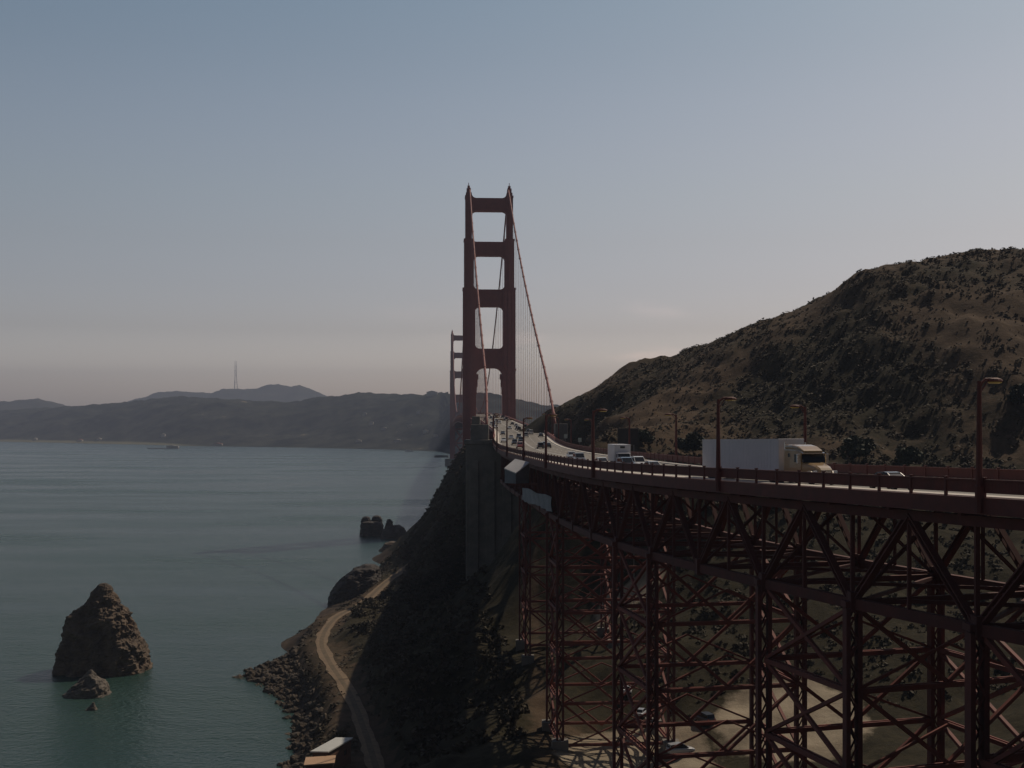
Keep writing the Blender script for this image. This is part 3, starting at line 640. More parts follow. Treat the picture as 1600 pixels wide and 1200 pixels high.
# ------------------------------------------------------------------ suspension bridge
U0, UT1, UT2, U3 = 470.0, 831.0, 2111.0, 2454.0
bt = tag(empty('suspension_bridge', at(UT1, 10)), 'red suspension bridge with two tall portal towers and swooping cables across the strait', 'suspension bridge'); BB = bt.location.copy()
def B(p): return Vector(p) - BB
AX = frame(1200); TRZ = math.atan2(-AX[0], AX[1])
def tower(u):
    c = at(u, 10); root_mb = MB(); zr_ = float(EZ(u))
    def W(x, y, z): return Vector((c.x + AX[1]*x + AX[0]*y, c.y - AX[0]*x + AX[1]*y, z)) - BB
    segs = [(10, 107, 8.8, 17.6, 12.5), (107, 161, 9.4, 17.5, 11.6), (161, 193.6, 10.4, 16.7, 10.6), (193.6, 222.5, 11.6, 15.9, 9.6)]
    def wbox(mb, x0, x1, y0, y1, z0, z1):
        mb.loft([[W(x0, y0, z0), W(x1, y0, z0), W(x1, y1, z0), W(x0, y1, z0)], [W(x0, y0, z1), W(x1, y0, z1), W(x1, y1, z1), W(x0, y1, z1)]])
    def leg(s):
        mb = MB()
        for i, (z0, z1, xi, xo, dp) in enumerate(segs):
            a, b_ = (xi, xo) if s > 0 else (-xo, -xi); wd = b_ - a
            wbox(mb, a, b_, -dp/2, dp/2, z0, z1)
            # stepped vertical ribs on the faces
            for f0, f1, pr in ((0.10, 0.30, 0.5), (0.36, 0.64, 0.9), (0.70, 0.90, 0.5)):
                wbox(mb, a+wd*f0, a+wd*f1, -dp/2-pr, -dp/2+0.2, z0+0.5, z1-1.2-0.8*i); wbox(mb, a+wd*f0, a+wd*f1, dp/2-0.2, dp/2+pr, z0+0.5, z1-1.2-0.8*i)
            wbox(mb, a-0.25 if s < 0 else a+0.05, b_+0.25 if s > 0 else b_-0.05, -dp/2-0.3, dp/2+0.3, z1-1.3, z1-0.03)
        return mb
    t = leg(-1).build('tower', M['steel'], bt)
    leg(1).build('leg', M['steel'], t)
    def strut(z0, z1, w0, w1, r, name='portal_strut', dep=7.0, hb=None):
        # w0 half width of the opening below, w1 above; corners curve into the legs
        hb = hb or r; P = []
        n = 7; W0 = w0 + 0.6; W1 = w1 + 0.6
        P.append((-W1, z1 + r)); 
        for k in range(n+1):
            a = math.pi - 0*k; th = math.pi + (math.pi/2)*k/n; P.append((-w1 + r + r*math.cos(th), z1 + r + r*math.sin(th)))
        for k in range(n+1):
            th = -math.pi/2 + (math.pi/2)*k/n; P.append((w1 - r + r*math.cos(th), z1 + r + r*math.sin(th)))
        P.append((W1, z1 + r)); P.append((W0, z0 - hb))
        for k in range(n+1):
            th = (math.pi/2)*k/n; P.append((w0 - hb + hb*math.cos(th), z0 - hb + hb*math.sin(th)))
        for k in range(n+1):
            th = math.pi/2 + (math.pi/2)*k/n; P.append((-w0 + hb + hb*math.cos(th), z0 - hb + hb*math.sin(th)))
        P.append((-W0, z0 - hb))
        m_ = len(P); vs = [W(x, -dep/2, z) for x, z in P] + [W(x, dep/2, z) for x, z in P]
        mb = MB(); mb.add(vs, [tuple(range(m_)), tuple(reversed(range(m_, 2*m_)))] + [(i, m_+i, m_+(i+1) % m_, (i+1) % m_) for i in range(m_)])
        for k in range(9):       # vertical relief on the strut face
            x = -w0*0.8 + w0*1.6*k/8; wbox(mb, x-0.35, x+0.35, -dep/2-0.4, -dep/2+0.1, z0+1.2, z1-1.2)
        mb.build(name, M['steel'], t)
    strut(212.5, 221.0, 11.6, 11.6, 3.0)
    strut(182.5, 191.8, 10.4, 11.6, 3.2)
    strut(148.5, 160.0, 9.4, 10.4, 3.2)
    strut(107.5, 120.5, 8.8, 9.4, 3.2, hb=5.5)
    mb = MB()
    for s in (-1, 1):        # stepped haunches under the lowest strut
        for k, (wx, z0) in enumerate(((1.6, 100.0), (1.0, 95.0), (0.5, 90.0))):
            a = 8.85 - wx; wbox(mb, *((a, 8.9) if s > 0 else (-8.9, -a)), -3.2+0.1*k, 3.2-0.1*k, z0, 103.5)
    mb.build('haunch', M['steel'], t)
    for s in (-1, 1):
        mb = MB(); x = s*13.6
        for hw, dp, z0, z1 in ((1.9, 9.0, 222.5, 224.5), (1.4, 6.5, 224.5, 227.5), (0.8, 3.2, 227.5, 229.5), (0.22, 0.4, 229.5, 231.6)):
            wbox(mb, x-hw, x+hw, -dp/2, dp/2, z0, z1)
        mb.build('saddle', M['steel'], t)
    mb = MB()
    for z0, z1 in ((14, 38), (38, 62)):
        for a, b_ in (((-9, z0), (9, z1)), ((9, z0), (-9, z1)), ((-9, z1), (9, z1))):
            mb.bar(W(a[0], 0, a[1]), W(b_[0], 0, b_[1]), 2.4, 3.0 + 0.1*(a[0] > 0))
    mb.build('cross_bracing', M['steel'], t)
    mb = MB(); rr = [[W(math.cos(2*math.pi*k/28)*26, math.sin(2*math.pi*k/28)*15, z) for k in range(28)] for z in (-4, 11.5)]; mb.loft(rr); mb.build('pier', M['concrete'], t)
tower(UT1); tower(UT2)
CX_ = 12.9
def cable_pts(s):
    d = 10 + s*CX_; P = []
    ztop = 228.2
    for u in np.linspace(U0-6, UT1, 26):
        t = (u-U0+6)/(UT1-U0+6); z0 = float(EZ(U0)) + 3.5; z = z0 + (ztop-z0)*t - 4*11.0*t*(1-t); P.append((u, z))
    for u in np.linspace(UT1, UT2, 60)[1:]:
        t = (u-UT1)/(UT2-UT1); z = 84.5 + (ztop-84.5)*(2*t-1)**2; P.append((u, z))
    for u in np.linspace(UT2, U3, 14)[1:]:
        t = (u-UT2)/(U3-UT2); z = ztop + (72-ztop)*t - 4*11.0*t*(1-t); P.append((u, z))
    return d, P
for s in (-1, 1):
    d, P = cable_pts(s); off = s*0.0
    mb = MB(); mb.tube([B(Vector((at(u, d).x, at(u, d).y, z))) for u, z in P], 0.50, 8)
    cab = mb.build('main_cable', M['cable'], bt, smooth=True)
    uu = [p[0] for p in P]; zz = [p[1] for p in P]
    bands = MB(); 
    for u in np.arange(U0+8, UT1-6, 15.2):
        z = float(np.interp(u, uu, zz)); z2 = float(np.interp(u+1.0, uu, zz)); p = at(u, d); q = at(u+1.0, d)
        bands.tube([B((p.x, p.y, z)), B((q.x, q.y, z2))], 0.66, 8)
        zd = float(EZ(u)) - 0.5
        if z - zd > 3:
            mb = MB()
            for k in (-0.16, 0.16): mb.cyl(B((p.x+k, p.y, zd)), B((p.x+k, p.y, z)), 0.055, 5)
            mb.build('suspender', M['cable'], bt)
    bands.build('cable_bands', M['cable'], cab)['kind'] = 'stuff'
    mb = MB()
    for u in np.arange(UT1+15, UT2-10, 30.4):
        z = float(np.interp(u, uu, zz)); p = at(u, d); zd = float(EZ(u)) - 0.5
        if z - zd > 1: mb.cyl(B((p.x, p.y, zd)), B((p.x, p.y, z)), 0.09, 4)
    mb.build('suspender_ropes', M['cable'], bt)['kind'] = 'stuff'
    # stiffening truss below each edge of the deck
    mb = MB(); ds = 10 + s*12.6; st = 15.2
    for u in np.arange(U0, U3, st):
        a0, a1, b0, b1 = [B(at(uu_, ds, z_)) for uu_, z_ in ((u, -0.5), (u+st, -0.5), (u, -8.1), (u+st, -8.1))]
        mb.bar(a0, a1, 0.8, 0.9); mb.bar(b0, b1, 0.82, 0.92); m_ = (a0+a1)/2
        mb.bar(b0, m_, 0.5); mb.bar(b1, m_, 0.52); mb.bar(b0, a0, 0.4)
    mb.build('stiffening_truss', M['steel'], bt)
UB = list(np.arange(U0, U3, 12.0))
mb = MB(); mb.loft([[B(at(u, 0.2, -0.16)), B(at(u, DW-0.2, -0.16)), B(at(u, DW-0.2, -0.6)), B(at(u, 0.2, -0.6))] for u in UB]); mb.build('deck_slab', M['concrete'], bt)
mb = MB()
for u in np.arange(U0+4, U3, 15.2): mb.bar(B(at(u, -2.5, -1.6)), B(at(u, DW+2.5, -1.6)), 0.5, 1.7)
mb.build('floor_beams', M['steel_shaded'], bt)['kind'] = 'stuff'
for d in (0.0, DW):
    mb = MB(); mb.loft([[B(at(u, d-0.1, 1.25)), B(at(u, d+0.1, 1.25)), B(at(u, d+0.1, 0.35)), B(at(u, d-0.1, 0.35))] for u in [400.0] + UB]); mb.build('railing', M['steel'], bt)

# ------------------------------------------------------------------ lamp posts
def make_lamp(u, d, label, group=None, cat='lamp post'):
    e = empty('lamp_post', at(u, d)); tag(e, label, cat, group)
    mb = MB(); mb.loft([[(0.24*k*math.cos(a), 0.24*k*math.sin(a), z) for a in [math.pi/4*i+math.pi/8 for i in range(8)]] for z, k in ((-0.9, 1.25), (0.9, 1.25), (0.95, 1.0), (7.6, 0.62), (7.9, 0.62))]); mb.build('pole', M['rail'], e)
    mb = MB(); mb.tube([(0, 0, 7.3), (0.15, 0, 7.75), (0.5, 0, 8.02), (1.0, 0, 8.05)], [0.11, 0.11, 0.10, 0.09], 8); mb.bar((0, 0, 7.0), (0.75, 0, 7.98), 0.07, 0.07); mb.build('arm', M['rail'], e)
    mb = MB(); mb.loft([[(0.75+k*math.cos(a)*0.95+0.55, k*math.sin(a)*0.5, z) for a in [math.pi/6*i for i in range(12)]] for z, k in ((7.86, 0.62), (7.95, 0.68), (8.06, 0.55), (8.14, 0.25))]); lh = mb.build('lamp_head', M['rail'], e)
    mb = MB(); mb.loft([[(0.75+k*math.cos(a)*0.95+0.55, k*math.sin(a)*0.5, z) for a in [math.pi/6*i for i in range(12)]] for z, k in ((7.74, 0.40), (7.79, 0.55), (7.855, 0.60))]); mb.build('lens', M['lamp_lens'], lh, smooth=False)
    return e
def lamp_rz(u, right): tx, ty = frame(u); a = math.atan2(-tx, ty); return a + (0 if right else math.pi)
G = 'lamp posts along the road'
lp = make_lamp(83.2, -0.25, 'nearest and largest red lamp post, at the railing before the hill', G); lp.rotation_euler.z = lamp_rz(83.2, True)
far_lab = 'small lamp post far along the bridge road'
specs = [(119, 'red lamp post standing in front of the white trailer', 0), (163, 'red lamp post beside the white delivery truck, in front of the hill', 0), (207, 'lamp post below the far cable end, before the pylon', 0),
         (252, 'lamp post on the near railing left of the cable end, against the pale roadway', 0)]
specs += [(297+45*i, far_lab, 0) for i in range(5)]
specs += [(142, 'lamp post on the hill side of the road, behind the gold cab', 1), (200, 'thin lamp post on the hill side, between trailer and dark sign', 1), (245, 'thin lamp post on the hill side just left of the dark sign', 1)] + [(297+45*i, far_lab, 1) for i in range(5)]
for u, lab, right in specs:
    o = copy_tree(lp); d = DW+0.25 if right else -0.25; o.location = at(u, d); o.rotation_euler.z = lamp_rz(u, not right); o['label'] = lab
    o['group'] = 'distant lamp posts on the bridge' if lab == far_lab else G

# ------------------------------------------------------------------ vehicles (local +X is forward, wheels on z=0)
def ring(x, w, z0, z1, r=0.12):
    h = min(r, (z1-z0)/2.2, w/2.2); c = h*0.3
    return [(x, -w+h, z0), (x, w-h, z0), (x, w-c, z0+c), (x, w, z0+h), (x, w, z1-h), (x, w-c, z1-c), (x, w-h, z1), (x, -w+h, z1), (x, -w+c, z1-c), (x, -w, z1-h), (x, -w, z0+h), (x, -w+c, z0+c)]
def wheel(root, x, y, r, w, name='wheel'):
    mb = MB(); s = 1 if y > 0 else -1
    prof = [(0.55*r, 0.0), (0.92*r, 0.0), (r, 0.14*w), (r, 0.86*w), (0.92*r, w), (0.55*r, w)]
    mb.loft([[(x + rr*math.cos(2*math.pi*k/18), y - s*(w - ww), r + rr*math.sin(2*math.pi*k/18)) for k in range(18)] for rr, ww in prof])
    o = mb.build(name, M['rubber'], root, smooth=False)
    mb = MB(); mb.loft([[(x + rr*math.cos(2*math.pi*k/12), y + s*ww, r + rr*math.sin(2*math.pi*k/12)) for k in range(12)] for rr, ww in ((0.56*r, -0.06), (0.50*r, 0.012), (0.2*r, 0.03))]); mb.build('hub', M['galv'], o)
    return o
def make_car(paint, label, group=None, style='sedan', name='car'):
    e = tag(empty(name), label, 'car', group)
    hw = 0.88
    if style == 'sedan':
        body = [(-2.30, .72, .42, .78), (-2.22, .82, .34, .92), (-1.6, .88, .26, .97), (-0.4, .90, .24, .96), (0.9, .90, .24, .95), (1.6, .87, .27, .86), (2.15, .80, .32, .74), (2.28, .68, .40, .62)]
        gl = [(-1.75, .66, .90, .98), (-1.05, .66, .90, 1.36), (-0.2, .68, .90, 1.42), (0.25, .68, .90, 1.36), (1.05, .70, .90, .97)]
        rf = [(-1.12, .60, 1.34, 1.38), (-0.2, .64, 1.40, 1.455), (0.30, .61, 1.34, 1.39)]
    else:
        body = [(-2.25, .78, .48, .95), (-2.18, .88, .36, 1.10), (-1.5, .92, .30, 1.12), (0.9, .92, .30, 1.08), (1.7, .90, .32, 1.0), (2.15, .84, .36, .88), (2.28, .72, .46, .74)]
        gl = [(-2.1, .72, 1.05, 1.12), (-1.85, .72, 1.05, 1.66), (-0.2, .74, 1.05, 1.74), (0.35, .74, 1.05, 1.66), (1.15, .76, 1.05, 1.10)]
        rf = [(-1.95, .68, 1.64, 1.70), (-0.2, .71, 1.72, 1.785), (0.40, .68, 1.64, 1.70)]
    mb = MB(); mb.loft([ring(*b_, r=0.22) for b_ in body]); mb.build('body', M[paint], e, smooth=False)
    mb = MB(); mb.loft([ring(*g_, r=0.10) for g_ in gl]); mb.build('windows', M['glass'], e)
    mb = MB(); mb.loft([ring(*g_, r=0.06) for g_ in rf])
    for x0, z0, x1, z1 in ((rf[-1][0], rf[-1][2], gl[-1][0], gl[-1][3]-0.02), (rf[0][0], rf[0][2], gl[0][0], gl[0][3]-0.02)):
        for s in (-1, 1): mb.bar((x0, s*(rf[0][1]-0.02), z0+0.02), (x1, s*0.70, z1), 0.07, 0.05)
    mb.build('roof', M[paint], e)
    for x in (-1.4, 1.4):
        for s in (-1, 1): wheel(e, x, s*hw, 0.33, 0.22)
    for s in (-1, 1):
        zf = (body[-2][2]+body[-2][3])/2+0.08; mb = MB(); mb.box((2.14, s*0.60, zf), (0.22, 0.32, 0.15)); mb.build('headlight', M['lens'], e, bevel=0.03)
        zr2 = body[1][3]-0.17; mb = MB(); mb.box((-2.22, s*0.64, zr2), (0.10, 0.26, 0.16)); mb.build('tail_light', M['taillens'], e, bevel=0.02)
    return e
def place(e, u, d, north=True, dz=0.0, turn=0.0):
    e.location = at(u, d, 0.005+dz); e.rotation_euler = (0, 0, rot_n(u) + (0 if north else math.pi) + turn); return e

# --- long white trailer behind a gold conventional tractor
def make_semi():
    e = tag(empty('semi_truck'), 'long white box trailer pulled by a gold sleeper cab tractor', 'truck')
    L = 17.6
    mb = MB(); mb.box((-L/2, 0, 2.62), (L, 2.6, 2.92)); tb = mb.build('trailer', M['white'], e, bevel=0.05)
    mb = MB()
    for s in (-1, 1):
        mb.box((-L/2, s*1.305, 1.22), (L-0.04, 0.05, 0.16)); mb.box((-L/2, s*1.305, 4.03), (L-0.04, 0.05, 0.10))
        for k in range(27): mb.box((-0.35-k*(L-0.7)/26, s*1.304, 2.62), (0.05, 0.03, 2.6))
    mb.build('rub_rail', M['white'], tb)
    mb = MB(); mb.box((-L-0.02, 0, 2.62), (0.08, 2.5, 2.8)); [mb.box((-L-0.07, y, 2.62), (0.05, 0.05, 2.7)) for y in (-0.35, 0.35, -0.9, 0.9)]; mb.build('rear_doors', M['galv'], tb)
    mb = MB(); mb.box((-L+0.0, 0, 0.62), (0.12, 2.3, 0.12)); [mb.box((-L+0.05, y, 0.88), (0.1, 0.12, 0.56)) for y in (-0.7, 0.7)]; mb.build('underride_bar', M['black'], tb)
    mb = MB(); mb.box((-L/2, 0, 1.02), (L-0.4, 1.0, 0.24)); [mb.box((-4.3, y, 0.62), (0.16, 0.16, 0.9)) for y in (-0.75, 0.75)]; mb.bar((-4.3, -0.75, 0.6), (-4.3, 0.75, 0.6), 0.08); mb.build('landing_gear', M['black'], tb)
    for x in (-L+1.6, -L+2.9):
        for s in (-1, 1): wheel(e, x, s*1.25, 0.52, 0.62, 'trailer_wheel')
    # tractor
    X = 0.9       # rear face of the sleeper
    mb = MB(); mb.box((2.4, 0, 0.92), (8.6, 0.9, 0.3)); mb.build('chassis', M['black'], e)
    mb = MB(); mb.loft([ring(X, 1.20, 0.95, 3.18, .14), ring(X+2.3, 1.22, 0.95, 3.12, .14), ring(X+3.15, 1.16, 0.95, 2.95, .2)]); cab = mb.build('cab', M['gold'], e)
    mb = MB(); mb.loft([ring(X+0.02, 1.10, 3.05, 3.56, .22), ring(X+1.2, 1.10, 3.05, 3.54, .22), ring(X+2.2, 1.06, 3.0, 3.40, .2), ring(X+2.95, 0.98, 2.92, 3.12, .08), ring(X+3.22, 0.92, 2.90, 3.00, .04)]); mb.build('roof_fairing', M['gold'], e)
    mb = MB(); mb.loft([ring(X+2.9, 1.12, 2.84, 2.95, .03), ring(X+3.45, 1.08, 2.72, 2.80, .03)]); mb.build('sun_visor', M['chrome'], cab)
    mb = MB(); mb.add([(X+3.10, -1.06, 2.80), (X+3.10, 1.06, 2.80), (X+3.52, 1.08, 1.98), (X+3.52, -1.08, 1.98), (X+2.9, -1.06, 2.80), (X+2.9, 1.06, 2.80), (X+2.9, 1.08, 1.98), (X+2.9, -1.08, 1.98)], [(0,1,2,3),(4,7,6,5),(0,4,5,1),(1,5,6,2),(2,6,7,3),(3,7,4,0)]); mb.build('windshield', M['glass'], cab)
    for s in (-1, 1):
        mb = MB(); mb.box((X+2.42, s*1.215, 2.32), (0.78, 0.03, 0.72)); mb.build('side_window', M['glass'], cab)
        mb = MB(); mb.box((X+1.0, s*1.212, 2.6), (0.42, 0.03, 0.34)); mb.build('sleeper_window', M['glass'], cab)
        mb = MB(); mb.box((X+3.15, s*1.42, 2.3), (0.14, 0.26, 0.85)); mb.bar((X+3.0, s*1.15, 2.5), (X+3.15, s*1.4, 2.5), 0.05); mb.build('mirror', M['chrome'], cab, bevel=0.03)
        mb = MB(); mb.cyl((X-0.12, s*1.02, 1.2), (X-0.12, s*1.02, 3.75), 0.085, 10); mb.build('exhaust_stack', M['chrome'], e)
        mb = MB(); mb.cyl((X+0.4, s*1.0, 0.75), (X+2.5, s*1.0, 0.75), 0.32, 14); mb.build('fuel_tank', M['chrome'], e, smooth=False)
        # fender over the front wheel
        mb = MB(); n = 9
        mb.loft([[(X+4.75 + rr*math.cos(math.pi*k/(n-1)), s*y, 0.55 + rr*math.sin(math.pi*k/(n-1)) * 0.95) for rr, y in ((0.62, 0.80), (0.76, 0.78), (0.76, 1.20), (0.62, 1.22))] for k in range(n)]); mb.build('fender', M['gold'], e)
        mb = MB(); mb.box((X+5.42, s*0.98, 1.12), (0.16, 0.36, 0.30)); mb.build('headlight', M['lens'], e, bevel=0.05)
        wheel(e, X+4.75, s*1.12, 0.52, 0.30)
        for x in (-0.9, 0.4): wheel(e, x-0.9, s*1.22, 0.52, 0.6)
    mb = MB(); mb.loft([ring(X+3.12, 1.10, 0.9, 2.02, .25), ring(X+3.9, 0.98, 0.88, 1.92, .3), ring(X+4.9, 0.84, 0.88, 1.70, .3), ring(X+5.35, 0.74, 0.88, 1.50, .28), ring(X+5.55, 0.66, 0.92, 1.32, .2)]); hood = mb.build('hood', M['gold'], e)
    mb = MB(); mb.box((X+5.56, 0, 1.12), (0.06, 1.0, 0.42)); [mb.box((X+5.60, 0, 0.96+k*0.08), (0.03, 0.98, 0.03)) for k in range(5)]; mb.build('grille', M['chrome'], hood)
    mb = MB(); mb.box((X+5.55, 0, 0.62), (0.26, 2.36, 0.40)); mb.build('bumper', M['chrome'], e, bevel=0.08)
    return e
semi = make_semi()
u_rear = u_for(1096, 3.0); pr_ = at(u_rear, 4.4)
best = None
for uf in np.arange(u_rear-22, u_rear-12, 0.02):
    L_ = (at(uf, 4.4)-pr_).length
    if best is None or abs(L_-17.6) < best[0]: best = (abs(L_-17.6), uf)
pf_ = at(best[1], 4.4, 0.005); dv = pf_-pr_
semi.location = pf_; semi.rotation_euler = (0, -math.asin(dv.z/dv.length), math.atan2(dv.y, dv.x))

# --- delivery box truck coming this way
def make_box_truck():
    e = tag(empty('box_truck'), 'white delivery truck with a tall box body driving this way on the road', 'truck')
    mb = MB(); mb.box((-2.2, 0, 2.05), (5.0, 2.4, 2.5)); bx = mb.build('cargo_box', M['white'], e, bevel=0.06)
    mb = MB(); mb.box((0.31, 0, 2.9), (0.06, 0.7, 0.28)); mb.build('vent', M['black'], bx)
    mb = MB(); mb.loft([ring(0.4, .98, .55, 2.15, .12), ring(1.1, .98, .55, 2.12, .14), ring(1.75, .96, .55, 1.35, .16), ring(2.45, .88, .55, 1.12, .18), ring(2.6, .80, .62, 1.0, .14)]); cab = mb.build('cab', M['white'], e)
    mb = MB(); mb.add([(1.18, -.86, 2.02), (1.18, .86, 2.02), (1.78, .88, 1.40), (1.78, -.88, 1.40), (1.1, -.86, 2.0), (1.1, .86, 2.0), (1.6, .88, 1.32), (1.6, -.88, 1.32)], [(0,1,2,3),(4,7,6,5),(0,4,5,1),(1,5,6,2),(2,6,7,3),(3,7,4,0)]); mb.build('windshield', M['glass'], cab)
    for s in (-1, 1):
        mb = MB(); mb.box((0.95, s*0.985, 1.68), (0.7, 0.03, 0.5)); mb.build('side_window', M['glass'], cab)
        mb = MB(); mb.box((2.56, s*0.62, 0.88), (0.12, 0.30, 0.2)); mb.build('headlight', M['lens'], cab)
        wheel(e, 1.75, s*0.98, 0.4, 0.26); wheel(e, -3.2, s*1.1, 0.4, 0.5)
    mb = MB(); mb.box((2.62, 0, 0.58), (0.16, 1.9, 0.22)); mb.build('bumper', M['chrome'], e, bevel=0.04)
    mb = MB(); mb.box((-1.4, 0, 0.66), (6.2, 0.8, 0.2)); mb.build('chassis', M['black'], e)
    return e
place(make_box_truck(), u_for(972, 7.5), 7.5)
place(make_car('bluecar', 'blue grey car driving just in front of the white delivery truck', style='suv'), u_for(978, 4.2), 4.2)
place(make_car('silver', 'silver sedan alone on the road between delivery truck and long trailer'), u_for(1020, 4.4), 4.4)
place(make_car('whitecar', 'white car with a bright sun glint, left of the delivery truck'), u_for(940, 4.3), 4.3)
place(make_car('whitecar', 'white car half hidden behind the right edge of the delivery truck', style='suv'), u_for(997, 7.4), 7.4)
place(make_car('grey', 'grey car on the road left of the glinting white car', style='suv'), u_for(905, 4.3), 4.3)
place(make_car('silver', 'pale car at the bend, farther left behind the grey car'), u_for(893, 7.2), 7.2)
place(make_car('darkcar', 'dark sedan half hidden behind the near railing, right of the gold cab'), u_for(1393, 3.4), 3.4)
place(make_car('redcar', 'red van at the start of the pale bridge roadway', style='suv'), u_for(812, 6.0), 6.0)
proto = {('darkcar', s): None for s in ('sedan', 'suv')}
def far_car(paint, style, u, d, north, lab):
    k = (paint, style)
    if proto.get(k) is None:
        proto[k] = make_car(paint, lab, 'cars in the traffic far out on the bridge', style); o = proto[k]
    else: o = copy_tree(proto[k])
    return place(o, u, d, north)
lanes = [(3.2, True), (5.9, True), (8.6, True), (11.4, False), (14.1, False), (16.8, False)]
labs = {'darkcar': 'small dark car in the traffic far out on the bridge roadway', 'silver': 'small silver car in the traffic far out on the bridge roadway', 'whitecar': 'small white car in the traffic far out on the bridge roadway'}
u = 335.0; i = 0
while u < 1150:
    used = rng.choice(6, size=2 if u < 800 else 1, replace=False)
    for l_ in used:
        d, nn = lanes[l_]; pn = ['darkcar', 'darkcar', 'silver', 'darkcar', 'whitecar', 'darkcar', 'silver'][i % 7]
        far_car(pn, ['sedan', 'suv'][i % 2], u + rng.uniform(0, 14), d, nn, labs[pn]); i += 1
    u += rng.uniform(18, 34)

# ------------------------------------------------------------------ signs by the road
def sign(u, d, w_, h_, z0, mat_, label, name='road_sign', rz=0.0):
    p = at(u, d); zg = min(h1(p.x, p.y), p.z); e = tag(empty(name, (p.x, p.y, zg)), label, 'sign'); e.rotation_euler = (0, 0, math.atan2(-frame(u)[0], frame(u)[1]) + rz); zt = p.z + z0 - zg
    mb = MB(); mb.box((0, 0, zt + h_/2), (w_, 0.12, h_)); pn = mb.build('panel', mat_, e, bevel=0.03)
    for k in ((-0.3, 0.3) if w_ > 2 else (0,)):
        mb = MB(); mb.box((k*w_, 0.14, (zt + h_*0.9)/2), (0.14 if w_ > 2 else 0.09, 0.12, zt + h_*0.9)); mb.build('post', M['galv'], e)
    return e
sign(u_for(981, 21.4), 21.4, 4.3, 3.4, 2.5, M['sign_dark'], 'large dark roadside sign board standing at the foot of the hill')
sign(u_for(884, 21.2), 21.2, 1.0, 1.2, 2.0, M['sign_pale'], 'small pale sign on a post below the far cable end, left one')
sign(u_for(906, 21.2), 21.2, 0.9, 1.1, 2.0, M['sign_pale'], 'small pale sign on a post, nearest the foot of the hill')

# ------------------------------------------------------------------ painters' enclosure and tarp on the truss
mid = at(235.0, -3.0)
e = tag(empty('work_enclosure', (mid.x, mid.y, 0)), 'pale grey box enclosure with sunlit sloping top hanging under the deck edge', 'enclosure')
K = [((-0.1, -2.5), 60.7), ((2.4, 0.1), 62.6), ((-0.2, 2.5), 63.2), ((-2.2, -0.2), 61.5)]
mb = MB(); mb.loft([[(x, y, 58.9) for (x, y), z in K], [(x, y, z) for (x, y), z in K]]); mb.build('box', M['tarp'], e)
mb = MB(); mb.loft([[(x*1.05, y*1.05, z+0.03) for (x, y), z in K], [(x*1.05, y*1.05, z+0.22) for (x, y), z in K]]); mb.build('sloping_top', M['panelroof'], e)
for yy in (-0.7, 0.9):
    mb = MB(); mb.bar((-1.6, yy, 58.7), (4.4, yy, 58.7), 0.25, 0.35); mb.build('bracket', M['rail'], e)
us = np.linspace(204, 262, 46); top = []
mb = MB(); n = 9
for o_ in (0.0, 0.10):
    for i, u in enumerate(us):
        t = i/(len(us)-1); zt = -5.6 - 0.9*t + 0.15*math.sin(t*11); zb = -7.9 - 1.3*t - 0.15*math.sin(t*9+1)
        for k in range(n):
            f = k/(n-1); mb.v.append(at(u, 0.30 + o_ + 0.22*math.sin(u*0.7 + f*2.5)*f, zt + (zb-zt)*f))
m_ = len(us)
for s in (0, 1):
    for i in range(m_-1):
        for k in range(n-1):
            b0 = s*m_*n + i*n + k; q = (b0, b0+1, b0+n+1, b0+n); mb.f.append(q if s else q[::-1])
tag(mb.build('tarp', M['tarp'], smooth=True), 'blue grey tarpaulin draped along the side of the viaduct truss', 'tarpaulin')

# ------------------------------------------------------------------ rocks
def crag(name, prof, loc, label, mat, seed, depth=0.85, amp=1.4, fr=0.28, n=64, m=46, lobes=()):
    """prof: rows (z, left, right) of the outline; every row becomes a ring, roughened by ridged noise; lobes are humps grown out of it"""
    off = Vector((seed*13.1, seed*7.7, seed*3.3)); vs = []; fs = []
    for dx, dy, prof in [(0, 0, prof)] + list(lobes):
        zs = [p[0] for p in prof]; l_ = [p[1] for p in prof]; r_ = [p[2] for p in prof]; base = len(vs)
        zz = np.linspace(zs[0], zs[-1], m); H = zs[-1]-zs[0]
        for z in zz:
            a, b_ = np.interp(z, zs, l_), np.interp(z, zs, r_); c, hw = (a+b_)/2, (b_-a)/2
            for k in range(n):
                th = 2*math.pi*k/n; ct, st = math.cos(th), math.sin(th); sq = (abs(ct)**3 + abs(st)**3)**(-1/3)*0.93
                p = Vector((dx + c + hw*ct*sq, dy + hw*depth*st*sq, z)); q = p*fr + off
                d1 = mnoise.ridged_multi_fractal(q*0.6, 0.9, 2.1, 5, 1.0, 2.0) - 0.9; d2 = mnoise.fractal(q*2.6, 0.8, 2.0, 4)
                p += Vector((ct, st, 0.25)).normalized()*(amp*(0.70*d1 + 0.34*d2 + 0.16*mnoise.fractal(q*7.0, 0.9, 2.0, 3)))*min(1, hw/(amp*2.2)); vs.append(p)
        fs += [(base+i*n+k, base+i*n+(k+1) % n, base+(i+1)*n+(k+1) % n, base+(i+1)*n+k) for i in range(m-1) for k in range(n)] + [tuple(base+(m-1)*n+k for k in range(n))]
    o = link_mesh(name, vs, fs, mat, loc=loc); tag(o, label, 'rock'); return o
def shore_xy(px, py, z=0.0): Y = F*(CZ-z)/(py-HZ); return ((px-800)/F*Y, Y)
x, y = shore_xy(150, 1056)
